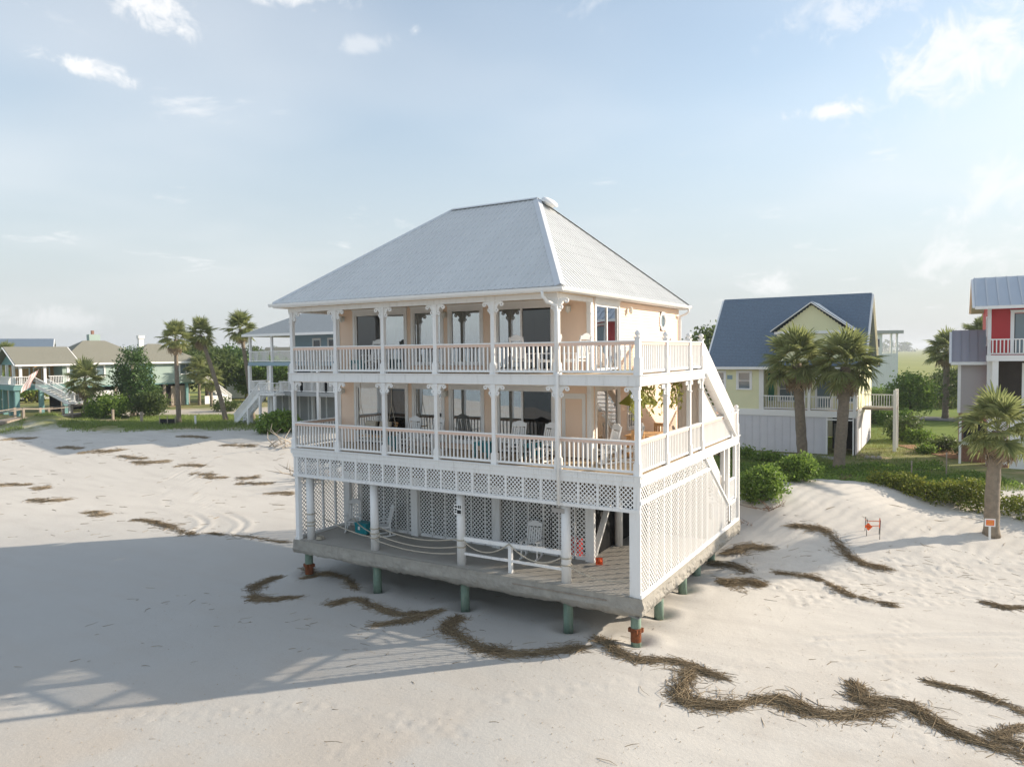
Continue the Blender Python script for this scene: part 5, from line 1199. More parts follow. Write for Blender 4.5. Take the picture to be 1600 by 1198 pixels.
far_stair(Gh, (2.8, -1.1, d1 - .1), (-.9, -1.1, .0), (0, 1.0, 0), 14); MB().box(2.8, 5.0, -1.2, 0, d1 - .3, d1 - .1).build('stair_landing', 'white_paint', Gh); far_rail(Gh, (2.85, -1.15), (4.95, -1.15), d1 - .1); far_rail(Gh, (4.95, -1.1), (4.95, -.05), d1 - .1)
for x in (2.9, 4.9, 1.2): MB().box(x - .1, x + .1, -1.2, -1.0, 0, d1 - .25 if x > 2 else 1.6).build('stair_post', 'white_paint', Gh)

# ---- teal house at the left edge
Th = thing('teal_house', 'long teal raised house with olive hip roof and white deck stairs', 'house', (-82.8, 26.9, .7), R(80))
# local x runs along the front towards the right, y inland
d1, ze = 3.45, 5.75
tf = Wl((0, 0), (1, 0), (0, -1))
ops = [(.7, 2.6, d1 + .7, d1 + 2.1), (2.85, 4.6, d1 + .7, d1 + 2.1), (6.2, 8.0, d1 + 1.2, d1 + 2.1), (14.0, 15.6, d1 + .7, d1 + 2.1)]
siding(tf, Th, 0, 16.6, d1 - .4, ze, ops, 'pale_teal', .2)
siding(Wl((16.6, 0), (0, 1), (1, 0)), Th, 0, 8, d1 - .4, ze, [], 'pale_teal', .2); siding(Wl((0, 0), (0, 1), (-1, 0)), Th, 0, 8, d1 - .4, ze, [], 'pale_teal', .2)
for a, b_, c, d in ops: window(tf, Th, a, b_, c, d, (.5,), (), trim=.14, head=.1, pane='pale_pane')
MB().prism([(8.6, -.05, d1 - .35), (10.4, -.05, d1 - .35), (10.4, -.05, ze - .05), (8.6, -.05, ze - .05)], (0, .04, 0)).build('accent_panel', 'teal_paint', Th)
def hip(parent, x0, x1, y0, y1, ze, zr, mat):
    ym = (y0 + y1) / 2; h = (y1 - y0) / 2 * .9
    o = MB().add([(x0, y0, ze), (x1, y0, ze), (x1, y1, ze), (x0, y1, ze), (x0 + h, ym, zr), (x1 - h, ym, zr)], [(0, 1, 5, 4), (1, 2, 5), (2, 3, 4, 5), (3, 0, 4), (0, 3, 2, 1)]).build('roof', mat, parent)
    MB().box(x0, x1, y0 - .05, y0 - .004, ze - .22, ze).box(x1 + .004, x1 + .05, y0, y1, ze - .22, ze).box(x0 - .05, x0 - .004, y0, y1, ze - .22, ze).build('fascia', 'white_trim', o); return o
hip(Th, -.6, 10.8, -.6, 9.2, ze + .1, ze + 2.9, 'olive_shingle'); hip(Th, 7.5, 17.2, -.55, 8.6, ze + .08, ze + 2.5, 'olive_shingle')
ch = MB().box(4.6, 5.9, 4.5, 5.4, ze + 2.2, ze + 3.7).build('chimney', 'pale_teal', Th); MB().box(5.0, 5.3, 4.8, 5.1, ze + 3.7, ze + 4.2).build('chimney_pot', 'brick', ch)
MB().box(10.5, 11.1, 4.0, 4.6, ze + 2.0, ze + 3.2).box(10.4, 11.2, 3.9, 4.7, ze + 3.2, ze + 3.6).build('chimney', 'white_paint', Th); MB().tube([(7.8, 2.0, ze + 1.6), (7.8, 2.0, ze + 2.1)], .08, 8).build('vent_pipe', 'white_trim', Th)
for x in range(0, 17, 3): MB().box(x - .16, x + .16, .2, .55, 0, d1 - .4).build('house_post', 'teal_paint' if x % 2 else 'weathered_wood', Th)
MB().box(-.2, 16.5, 4.2, 4.3, 0, d1 - .4).build('back_screen', 'unlit_dark', Th); MB().box(2.2, 6.5, .3, .4, .2, 2.4).build('skirt_panel', 'white_paint', Th); MB().box(13.0, 15.5, .6, .7, 0, 2.6).build('skirt_panel', 'weathered_wood', Th)
MB().box(.0, 16.6, .05, 8, d1 - .55, d1 - .4).build('floor_beam', 'teal_paint', Th)
# open gabled porch wing reaching to the left
MB().box(-5.6, 0, -2.2, 6.0, d1 - .55, d1 - .02).build('deck', 'teal_paint', Th)
gable_roof(Th, -5.4, 1.2, -2.4, 6.4, ze + .05, ze + 2.1, 'olive_shingle')
MB().add([(-4.7, -1.9, ze), (-4.7, 5.9, ze), (-4.7, 2.0, ze + 1.75), (-4.6, -1.9, ze), (-4.6, 5.9, ze), (-4.6, 2.0, ze + 1.75)], [(0, 1, 2), (3, 5, 4), (0, 3, 4, 1), (1, 4, 5, 2), (2, 5, 3, 0)]).build('gable_wall', 'teal_paint', Th)
for k in range(3): MB().box(-4.8 + 2.4 * k - .13, -4.8 + 2.4 * k + .13, -2.05, -1.8, d1, ze).build('porch_post', 'white_paint', Th)
for k in range(4): MB().box(-4.9, -4.64, -1.9 + 2.5 * k, -1.64 + 2.5 * k, d1, ze).build('porch_post', 'white_paint', Th)
for k in range(3): MB().box(-5.2 + 2.4 * k - .22, -5.2 + 2.4 * k + .22, -2.0, -1.5, 0, d1 - .55).build('deck_pier', 'teal_paint', Th)
for k in range(3): MB().box(-5.4, -4.95, .4 + 2.4 * k - .22, .4 + 2.4 * k + .22, 0, d1 - .55).build('deck_pier', 'teal_paint', Th)
far_rail(Th, (-5.5, -2.1), (-3.6, -2.1), d1); far_rail(Th, (-2.1, -2.1), (-.1, -2.1), d1); far_rail(Th, (-5.5, -2.0), (-5.5, 5.9), d1)
pw = Wl((0, 3.0), (1, 0), (0, -1)); b = MB(); pw.box(b, -4.5, 0, d1, ze, -.1, 0); b.build('porch_back_wall', 'orange_wood', Th)
for k in range(2): window(pw, Th, -4.2 + 2.1 * k, -2.6 + 2.1 * k, d1 + .3, ze - .4, (.5,), (), trim=.1, head=.05, pane='pale_pane')
far_stair(Th, (-3.5, -2.2, d1 - .05), (-1.2, -5.2, 1.45), (1.1, .85, 0), 9)
MB().box(-1.4, 2.6, -6.2, -4.3, 1.25, 1.42).build('landing', 'white_paint', Th); far_rail(Th, (-1.3, -6.15), (2.5, -6.15), 1.42, .95, .15); far_rail(Th, (2.5, -6.1), (2.5, -4.35), 1.42, .95, .15)
for x in (-1.3, .6, 2.5): MB().box(x - .1, x + .1, -6.2, -6.0, -.3, 1.3).build('landing_post', 'white_paint', Th)
MB().box(16.8, 20.0, -1.0, -.9, 0, 1.1).build('side_stair_panel', 'white_paint', Th); far_stair(Th, (16.9, -.8, d1 - .2), (20.8, -.8, .1), (0, 1.1, 0), 12)
# flag on the deck corner
Fl = thing('flag', 'faded pink striped flag hanging from the teal house deck', 'flag', tuple(Th.matrix_basis @ Vector((-4.0, -2.4, d1 + 1.0))), R(80))
MB().tube([(0, .2, -.2), (.6, -.9, .75)], .025, 6).build('pole', 'white_trim', Fl)
M('flag_pink', (0.62, 0.40, 0.38), .8, .1); M('flag_white', (0.74, 0.70, 0.68), .8, .05)
for k in range(6):
    b = MB()
    for i in range(6):
        u0, u1 = i / 6, (i + 1) / 6; zz0, zz1 = .7 - 1.9 * u0, .7 - 1.9 * u1; xx = lambda u: .55 - 1.0 * u * .9 + .08 * math.sin(7 * u); w = .16
        b.add([(xx(u0) - k * w, -.9 + .05 * math.sin(5 * u0 + k), zz0 - k * .10), (xx(u0) - (k + 1) * w, -.9 + .05 * math.sin(5 * u0 + k + 1), zz0 - (k + 1) * .10), (xx(u1) - (k + 1) * w, -.9 + .05 * math.sin(5 * u1 + k + 1), zz1 - (k + 1) * .10), (xx(u1) - k * w, -.9 + .05 * math.sin(5 * u1 + k), zz1 - k * .10)], [(0, 1, 2, 3)])
    b.build('stripe', 'flag_pink' if k % 2 == 0 else 'flag_white', Fl)
# houses further back
def simple_house(label, loc, rz, w, d, h, rh, wall, roof_, n=3):
    t = thing('background_house', label, 'house', loc, rz)
    f = Wl((0, 0), (1, 0), (0, -1)); siding(f, t, 0, w, 0, h, [], wall, .3, 'wall'); b = MB().box(0, w, .2, d, 0, h); b.build('house_body', wall, t)
    gable_roof(t, -.5, w + .5, -.5, d + .5, h, h + rh, roof_)
    for i in range(n): a = w * (i + .5) / n - .6; window(f, t, a, a + 1.2, h - 2.2, h - .8, (.5,), (), trim=.12, head=.1, pane='dark_pane')
    return t
t = simple_house('white gabled house with dark blue roof behind the teal house', (-124, 36, .5), R(60), 9, 12, 6.4, 3.6, 'white_paint', 'blue_shingle')
simple_house('low grey roofed house between the palms in the distance', (-113, 82, .3), R(35), 16, 9, 4.6, 2.8, 'white_paint', 'grey_shingle', 4)
simple_house('small white cottage glimpsed behind the left trees', (-96, 56, .3), R(35), 7, 6, 4.2, 2.0, 'white_paint', 'grey_shingle', 2)
simple_house('brown roofed house beyond the grey house deck', (-99, 69, .3), R(25), 14, 9, 5.4, 3.0, 'grey_siding', 'olive_shingle', 3)

# ---- post and rail walkway by the left edge
t = thing('boardwalk', 'weathered wooden boardwalk with rails at the left edge of the beach', 'boardwalk', (0, 0, 0))
A = Vector((-69.4, 13.8, 0)); B = Vector((-76.6, 29.2, 0)); 
wk = [A + (B - A) * (i / 5) for i in range(6)]
for q0, q1 in zip(wk[:-1], wk[1:]):
    z0, z1 = max(gz(q0.x, q0.y), .2) + .25, max(gz(q1.x, q1.y), .2) + .25
    for off in (0, -1.7):
        o_ = Vector((off, 0, 0)); MB().bar((q0 + o_) + Vector((0, 0, z0 + 1.0)), (q1 + o_) + Vector((0, 0, z1 + 1.0)), .16, .07).build('handrail', 'weathered_wood', t); MB().bar((q0 + o_) + Vector((0, 0, z0)), (q1 + o_) + Vector((0, 0, z1)), .06, .24).build('stringer', 'weathered_wood', t)
    MB().bar(q0 + Vector((-.85, 0, z0 + .12)), q1 + Vector((-.85, 0, z1 + .12)), 1.6, .05).build('walking_board', 'weathered_wood', t)
for q in wk:
    z = gz(q.x, q.y)
    for off in (0, -1.7): MB().box(q.x + off - .1, q.x + off + .1, q.y - .1, q.y + .1, z - .4, max(z, .2) + 1.35).build('post', 'weathered_wood', t)

# ------------------------------------------------------------------ vegetation
def frond_mesh(name, mat, seed, n=24, spread=115, blade=1.15, pet=0.85, droop=.35, curl=0.0):
    r = random.Random(seed); b = MB()
    b.add([(0, -.02, 0), (0, .02, 0), (pet, .012, .10), (pet, -.012, .10), (0, 0, -.03), (pet, 0, .08)], [(0, 1, 2, 3), (1, 4, 5, 2), (4, 0, 3, 5)])
    for i in range(n):
        a = R(-spread + 2 * spread * i / (n - 1) + r.uniform(-3, 3)); L = blade * (1.0 - .35 * abs(a) / R(spread)) * r.uniform(.85, 1.1); w = .045 * r.uniform(.8, 1.2)
        d = Vector((math.cos(a), math.sin(a), 0)); s_ = Vector((-math.sin(a), math.cos(a), 0)); o = Vector((pet, 0, .10)); fold = .03
        q = []
        for u, ww in ((0.02, .35), (.45, 1.0), (.78, .7), (1.0, .06)):
            z = -droop * L * u ** 2.4 * r.uniform(.8, 1.25) - curl * u * abs(math.sin(a)) * .5
            c = o + d * (L * u * (1 - .12 * u)) + Vector((0, 0, z)); q.append((c - s_ * w * ww + Vector((0, 0, fold * ww)), c, c + s_ * w * ww + Vector((0, 0, fold * ww))))
        k = [p for row in q for p in row]
        b.add(k, [(0, 1, 4, 3), (1, 2, 5, 4), (3, 4, 7, 6), (4, 5, 8, 7), (6, 7, 10, 9), (7, 8, 11, 10)])
    return b.mesh(name, mat)
FRONDS = [frond_mesh('frond', 'palm_leaf', k, 24, 112, 1.15, .85, (.10, .22, .40)[k]) for k in range(3)]
DEAD = [frond_mesh('dead_frond', 'dead_leaf', 9 + k, 14, 70, .95, .55, .5, .9) for k in range(2)]
def palm(label, x, y, height, top=None, scale=1.0, n=34, dead=8, r0=.19, r1=.15, group='sabal palms', seed=1, boots=False, z=None):
    r = random.Random(seed); z0 = gz(x, y) - .1 if z is None else z; tx, ty = top or (x, y)
    t = thing('palm_tree', label, 'palm', (x, y, z0), 0, group); dx, dy = tx - x, ty - y
    pts = []; rad = []
    for i in range(15):
        u = i / 14; pts.append((dx * u ** 1.3 + .03 * math.sin(5 * u + seed), dy * u ** 1.3, height * u)); rad.append((r0 * 1.25 if u < .04 else r0 + (r1 - r0) * u) * (1 + .05 * math.sin(37 * u)))
    MB().tube(pts, rad, 12).build('trunk', 'palm_trunk', t, True)
    if boots:
        for k in range(46):
            u = r.uniform(.35, 1.0); a = r.uniform(0, 6.283); c = Vector((dx * u ** 1.3, dy * u ** 1.3, height * u)); d = Vector((math.cos(a), math.sin(a), .9)).normalized()
            MB().bar(c + d * .1, c + d * .42, .10, .03).build('old_leaf_base', 'palm_trunk', t)
    C = Vector((dx, dy, height))
    for k in range(n):
        u = (k + .5) / n; a = k * 2.39996 + r.uniform(-.25, .25); el = R(85 - 128 * u ** 1.0 + r.uniform(-12, 12))
        o = place(FRONDS[r.randrange(3) if el < .9 else 0], 'frond', t, C + Vector((0, 0, .18 - .3 * u)), 0, scale * r.uniform(.85, 1.12))
        o.rotation_euler = (r.uniform(-.5, .5), -el, a)
    for k in range(dead):
        a = r.uniform(0, 6.283); el = R(-r.uniform(48, 84)); o = place(DEAD[r.randrange(2)], 'dead_frond', t, C + Vector((0, 0, -.15)), 0, scale * r.uniform(.75, 1.15)); o.rotation_euler = (r.uniform(-.6, .6), -el, a)
    return t
palm('left of the two palms in front of the yellow house', -.40, 30.2, 6.6, (-.80, 29.9), 1.28, 42, 16, .34, .29, seed=3)
palm('right of the two palms in front of the yellow house', 1.95, 28.6, 6.4, (2.25, 28.9), 1.26, 42, 20, .35, .30, seed=5)
palm('palm on the dune with the orange notice at its foot', 9.27, 17.3, 4.55, (9.50, 17.5), .98, 38, 16, .30, .25, seed=8)
palm('palm with shaggy trunk behind the lawn near the grey side wing', 7.4, 71.0, 7.2, None, 1.35, 44, 6, .32, .3, seed=11, boots=True)
palm('dark palm half hidden behind the grey side wing', 10.4, 66.0, 8.4, None, 1.3, 38, 6, .3, .28, seed=12)
palm('tall straight palm by the black silt fence, leftmost of three', -56.4, 23.9, 8.3, (-56.2, 23.7), .98, 36, 10, .24, .16, seed=14)
palm('tall leaning palm in the middle of the left three', -54.5, 27.8, 8.7, (-56.6, 26.7), 1.02, 36, 14, .25, .17, seed=15)
palm('tallest palm nearest the grey house deck', -52.6, 29.6, 9.3, (-53.7, 29.2), 1.05, 36, 8, .24, .17, seed=16)
palm('short palm in front of the teal house', -73.6, 24.5, 4.0, (-73.7, 24.5), 1.35, 38, 12, .28, .22, seed=17)
palm('small young palm behind the leaning palms', -79.0, 42.5, 4.6, None, 1.2, 32, 8, .2, .16, seed=18)
palm('young palm with brown skirt beside the left drive', -74.5, 41.0, 3.6, None, 1.1, 28, 14, .2, .16, seed=19)
palm('palm crown at the far left picture edge', -104.0, 30.5, 6.5, None, 1.3, 32, 6, .24, .18, seed=20)

def crown_np(rng, blobs, n, leaf, aspect=1.8, clump=.28, per=14, hollow=.55):
    """blobs: (cx, cy, cz, rx, ry, rz); leaves gathered in clumps spread through each blob's outer volume"""
    Vs = []; k = 0; Fs = []; vol = np.array([b[3] * b[4] * b[5] for b in blobs]) ** (2 / 3); cnt = (vol / vol.sum() * n).astype(int)
    for b, c in zip(blobs, cnt):
        m = max(c // per, 1); d = rng.normal(size=(m, 3)); d /= np.linalg.norm(d, axis=1)[:, None]; rr = rng.uniform(hollow, 1.05, m) ** .6
        ctr = np.array(b[:3]) + d * np.array(b[3:]) * rr[:, None] * (1 + .18 * np.sin(d[:, :1] * 7 + d[:, 1:2] * 5))
        idx = np.repeat(np.arange(m), per); C = ctr[idx] + rng.normal(size=(m * per, 3)) * clump * np.array([1, 1, .7])
        V, F = leaf_quads(len(C), lambda r, q: C, rng, leaf, aspect); Vs.append(V); Fs.append(F + k); k += len(V)
    return np.concatenate(Vs), np.concatenate(Fs)
def tree(name, label, x, y, blobs, n, leaf, mat, trunk_r=.2, group=None, seed=1, clump=.3, bark='bark', cat='tree', z=None, per=14):
    rng = np.random.default_rng(seed); z0 = (gz(x, y) if z is None else z) - .05; t = thing(name, label, cat, (x, y, z0), 0, group)
    V, F = crown_np(rng, blobs, n, leaf, 1.8, clump, per); place(np_mesh('crown', V, F, mat), 'crown', t)
    tb = MB(); base = Vector((0, 0, -.2)); mid = Vector((sum(b[0] for b in blobs) / len(blobs) * .5, sum(b[1] for b in blobs) / len(blobs) * .5, min(b[2] - b[5] * .4 for b in blobs)))
    mid.z = max(mid.z, .15)
    tb.tube([base, (base + mid) / 2 + Vector((.05, .03, 0)), mid], [trunk_r * 1.2, trunk_r, trunk_r * .8], 8)
    for b in blobs[:7]: c = Vector(b[:3]); tb.tube([mid, mid + (c - mid) * .5 + Vector((0, 0, .1)), c + Vector((0, 0, b[5] * .3))], [trunk_r * .7, trunk_r * .4, trunk_r * .12], 6)
    tb.build('trunk', bark, t, True); return t
def blobset(seed, n, w, d, h0, h1, rr):
    r = random.Random(seed); return [(r.uniform(-w, w), r.uniform(-d, d), r.uniform(h0, h1), rr * r.uniform(.7, 1.2), rr * r.uniform(.7, 1.2), rr * r.uniform(.55, .9)) for _ in range(n)]
# behind the main house, right
tree('oak_tree', 'rounded dark oak between the peach house and the blue roof', -14.5, 62, blobset(2, 13, 5.5, 3, 4.2, 8.2, 2.6), 15000, .48, 'tree_leaf', .35, 'trees beyond the street', 2, .55)
tree('oak_tree', 'lighter green tree in front of the rounded dark oak', -11.0, 57, blobset(3, 7, 2.6, 2, 2.5, 5.2, 1.8), 7000, .42, 'bush_leaf', .25, 'trees beyond the street', 3, .45)
tree('oak_tree', 'dark tree low behind the grey side wing', 12.5, 74, blobset(4, 9, 4.5, 3, 2.5, 6.4, 2.4), 7000, .36, 'tree_leaf', .3, 'trees beyond the street', 4, .5)
tree('crepe_myrtle', 'fanning bush tree with pink flower tips left of the shaggy palm', 4.2, 67, [(0, 0, 3.0, 2.0, 1.6, 1.5), (-1.0, 0, 2.6, 1.3, 1.2, 1.5), (1.2, 0, 2.5, 1.2, 1.2, 1.4), (0, 0, 4.2, 1.2, 1.0, .8)], 5200, .30, 'bush_leaf', .16, 'trees beyond the street', 6, .35)
for k, (x, y, w, h, m, l) in enumerate([(1.2, 62, 1.6, 1.6, 'tree_leaf', 'grey green bush beside the road behind the yellow house landing'), (3.0, 60, 1.5, 1.3, 'bush_leaf', 'rounded bush by the road left of the myrtle'), (4.6, 46.5, 1.3, 1.6, 'tree_leaf', 'tall shrub beside the yellow house landing post'),
        (5.6, 45.2, 1.0, .9, 'bush_leaf', 'spiky low shrub beside the mulch bed'), (7.3, 40.5, .9, .8, 'tree_leaf', 'small dark shrub in the mulch bed'), (9.2, 38.6, 1.0, .8, 'tree_leaf', 'dark shrub at the foot of the brick base'), (6.3, 39.0, .5, .5, 'bush_leaf', 'little round shrub on the mulch'),
        (-1.0, 88, 3.0, 2.0, 'bush_leaf', 'wide pale bush on the marsh edge'), (1.6, 84, 1.9, 1.9, 'tree_leaf', 'dark round bush on the marsh edge'), (8.0, 90, 2.4, 4.2, 'tree_leaf', 'dark cedar clump before the far marsh'),
        (12.0, 58.0, .9, 1.6, 'bush_leaf', 'bright leafy shrub behind the grey side wing'),
        (-6.0, 31.8, .6, .6, 'dead_leaf', 'brown dry shrub against the yellow house boards'), (-4.4, 30.5, .9, .6, 'bush_leaf', 'low green shrub before the yellow house'), (-2.6, 29.4, .9, .6, 'bush_leaf', 'leafy shrub left of the two palms')]):
    tree('shrub', l, x, y, [(0, 0, h * .55, w, w * .8, h * .6), (w * .4, 0, h * .8, w * .6, w * .6, h * .45), (-w * .4, .1, h * .65, w * .6, w * .6, h * .5)], int(900 + 700 * w * h), .16 + .04 * w, m, .06, 'shrubs behind the dune', 40 + k, .16 + .06 * w, cat='shrub')
# green mounds and the vine bank on the dune
for k, (x, y, w, h, l) in enumerate([(.15, 15.4, .98, 1.5, 'green vine covered mound beside the house stair, nearer of two'), (1.15, 18.9, .95, 1.3, 'green vine covered mound, farther of two by the dune top')]):
    tree('vine_mound', l, x, y, [(0, 0, h * .42, w, w * .9, h * .55), (.3, .1, h * .62, w * .7, w * .7, h * .4), (-.4, -.1, h * .35, w * .7, w * .7, h * .42)], 5200, .15, 'bush_leaf', .09, 'vine mounds on the dune', 60 + k, .13, cat='bush')
vb = [(-2.1 + .52 * i, .30 * math.sin(i * 1.3) - .05 * i, .42 + .22 * math.sin(i * .9 + .6), .75, .65, .55) for i in range(9)] + [(2.3, -.9, -.05, .5, .7, .35), (1.7, -.7, .15, .5, .6, .35)]
tree('vine_bank', 'long bank of yellow green vines spilling over the dune top', 6.9, 21.4, vb, 9500, .15, 'vine_leaf', .07, None, 70, .14, cat='bush')
tree('shrub', 'yellow tipped shrub right of the notice palm', 10.9, 20.8, [(0, 0, .45, 1.2, .9, .6), (.9, .1, .55, .9, .8, .6)], 3000, .15, 'vine_leaf', .05, 'shrubs behind the dune', 71, .14, cat='shrub')
# left side
tree('cedar_tree', 'leaning dark green cedar in front of the teal house', -71.2, 28.4, [(0, 0, 5.6, 1.9, 1.6, 1.3), (-1.0, 0, 4.4, 1.6, 1.5, 1.1), (1.0, 0, 4.2, 1.7, 1.5, 1.2), (.3, 0, 6.9, 1.1, 1.0, .9), (1.6, .2, 2.8, 1.7, 1.5, 1.1), (-1.2, -.3, 3.0, 1.0, 1.0, .8), (2.4, -.3, 1.9, 1.3, 1.2, .9)], 9500, .26, 'cedar_leaf', .3, None, 81, .3, 'driftwood')
tree('shrub', 'big bright bush under the cedar', -71.6, 25.3, [(0, 0, 1.2, 2.4, 1.6, 1.2), (1.8, .3, 1.3, 1.8, 1.5, 1.2), (-1.8, -.2, .7, 1.5, 1.1, .7)], 7000, .24, 'bush_leaf', .12, 'shrubs by the left drive', 82, .25, cat='shrub')
tree('shrub', 'dark bush right of the big bright bush under the cedar', -67.6, 27.8, [(0, 0, 1.3, 1.8, 1.5, 1.3), (1.0, .3, 1.8, 1.3, 1.2, 1.0)], 5000, .24, 'tree_leaf', .12, 'shrubs by the left drive', 83, .25, cat='shrub')
tree('cycad', 'round spiky sago bush beside the grey house stair', -43.7, 24.4, [(0, 0, .8, 1.4, 1.3, .9), (.9, .2, 1.0, 1.2, 1.1, .9)], 4200, .34, 'bush_leaf', .12, 'shrubs by the left drive', 84, .2, cat='shrub')
tree('shrub', 'low dark shrub by the grey house driveway', -66.0, 36.5, [(0, 0, .7, 1.6, 1.3, .8)], 1500, .24, 'tree_leaf', .1, 'shrubs by the left drive', 85, .2, cat='shrub')
for k, (x, y, h, w, m, l) in enumerate([(-83.5, 47, 8.0, 4.2, 'tree_leaf', 'broad dark tree behind the leftmost tall palm'), (-88, 53.5, 8.5, 4.2, 'cedar_leaf', 'green tree behind the leaning palm'), (-90, 59, 8.5, 4.0, 'tree_leaf', 'tall dark tree right of the teal house roof'), (-81, 55, 6.0, 3.6, 'bush_leaf', 'bright tree seen through the grey house lower deck'), (-74.5, 57.5, 5.5, 3.4, 'bush_leaf', 'bright tree behind the grey house right deck posts'), (-126, 49, 8.0, 3.8, 'tree_leaf', 'dark tree over the teal house ridge'), (-112.5, 34, 6.5, 3.2, 'bush_leaf', 'sunlit tree behind the teal porch'), (-113.5, 39, 5.5, 3.0, 'vine_leaf', 'yellow green tree behind the teal porch windows')]):
    tree('street_tree', l, x, y, blobset(90 + k, 8, w * .7, w * .5, h * .35, h * .85, w * .55), 9000, .5, m, .25, 'trees on the left street', 90 + k, .5)
# grass: on the dune back and yards right, on the bank left
def grass(name, label, n, region, mat, h0, h1, wd, seed, dens=None, lean=.35):
    rg = np.random.default_rng(seed); s = rg.uniform(region[0], region[1], n); d = rg.uniform(region[2], region[3], n)
    keep = (vnoise(s * .55, d * .55, seed) * .6 + vnoise(s * .17, d * .17, seed + 1) * .4) > .38
    if dens is not None: keep &= rg.uniform(size=n) < dens(s, d)
    s, d = s[keep], d[keep]; x, y = to_xy(s, d); z = ground_base(x, y); m = len(x); h = rg.uniform(h0, h1, m); a = rg.uniform(0, 6.283, m); w = wd * rg.uniform(.6, 1.3, m); l = rg.normal(size=(m, 2)) * lean * h[:, None]
    B = np.stack([x, y, z - .03], 1); sd = np.stack([np.cos(a) * w, np.sin(a) * w, 0 * w], 1); T = B + np.stack([l[:, 0], l[:, 1], h], 1)
    V = np.stack([B - sd, B + sd, T], 1).reshape(-1, 3); o = place(np_mesh(name, V, np.arange(3 * m).reshape(-1, 3), mat), name); return tag(o, label, 'grass', None, 'stuff')
grass('grass', 'green dune grass and creepers between the dune and the yellow house', 60000, (9.5, 27, 37.2, 50), 'grass_blade', .10, .34, .018, 201, lambda s, d: np.where(d < 39.5, .5, 1.0) * np.where((s > 21) & (d > 43), .25, 1))
grass('grass', 'sparse yellow lawn grass by the road on the right', 26000, (19, 36, 50, 72), 'marsh_blade', .06, .16, .02, 202)
grass('grass', 'green grassy bank under the left palms', 60000, (-47, -18, 65, 80), 'grass_blade', .12, .40, .03, 203, lambda s, d: np.clip((d - 66 + 4 * vnoise(s * .2, d * .2, 77)) / 5, 0, 1) * np.where(s > -26, .35, 1))
grass('marsh_grass', 'tall yellow green marsh grass beyond the road', 40000, (-10, 70, 92, 170), 'marsh_blade', .5, 1.1, .09, 204)
def ground_cover():
    rg = np.random.default_rng(231); n = 26000; s = rg.uniform(9.5, 27, n); d = rg.uniform(36.8, 46, n)
    k = (vnoise(s * .7, d * .9, 5) * .55 + vnoise(s * .25, d * .3, 6) * .45) > np.where(d < 38.6, .60, .47); s, d = s[k], d[k]; x, y = to_xy(s, d); z = ground_base(x, y) + rg.uniform(.02, .30, len(x)) * (.4 + vnoise(s * .9, d * .9, 8))
    C = np.stack([x, y, z], 1); V, F = leaf_quads(len(C), lambda r, q: C, rg, .15, 1.7); tag(place(np_mesh('ground_cover', V, F, 'bush_leaf'), 'ground_cover'), 'bright creeping leaves over the back of the dune', 'ground cover', None, 'stuff')
ground_cover()
# far shore
def far_shore():
    rg = np.random.default_rng(301); blobs = []
    for i in range(150):
        s = -1650 + i * 22 + rg.uniform(-8, 8); d = 1500 + rg.uniform(-60, 90); h = rg.uniform(9.0, 15); x, y = to_xy(s, d); blobs.append((x, y, h * .7 - 1, rg.uniform(12, 20), rg.uniform(10, 14), h))
    V, F = crown_np(rg, blobs, 30000, 5.5, 1.5, 3.0, 16); tag(place(np_mesh('far_woods', V, F, 'tree_leaf'), 'far_woods'), 'low line of woods on the far side of the marsh', 'woods', None, 'stuff')
far_shore()

# ------------------------------------------------------------------ wrack lines of dead reed
def stalks(P0, P1, rad, rng, bend=.12):
    n = len(P0); d = P1 - P0; L = np.linalg.norm(d, axis=1)[:, None]; u = d / np.maximum(L, 1e-5); q = rng.normal(size=(n, 3)); a = np.cross(u, q); a /= np.linalg.norm(a, axis=1)[:, None]; b = np.cross(u, a)
    mid = (P0 + P1) / 2 + rng.normal(size=(n, 3)) * L * bend * np.array([1, 1, .35]); rows = []
    for C, k in ((P0, 1.0), (mid, 1.0), (P1, .45)):
        for j in range(3): t = 2.0944 * j; rows.append(C + (a * math.cos(t) + b * math.sin(t)) * (rad * k)[:, None])
    V = np.stack(rows, 1).reshape(-1, 3); base = (np.arange(n) * 9)[:, None, None]; f = np.array([[i * 3 + j, i * 3 + (j + 1) % 3, i * 3 + 3 + (j + 1) % 3, i * 3 + 3 + j] for i in range(2) for j in range(3)])[None]
    return V, (base + f).reshape(-1, 4)
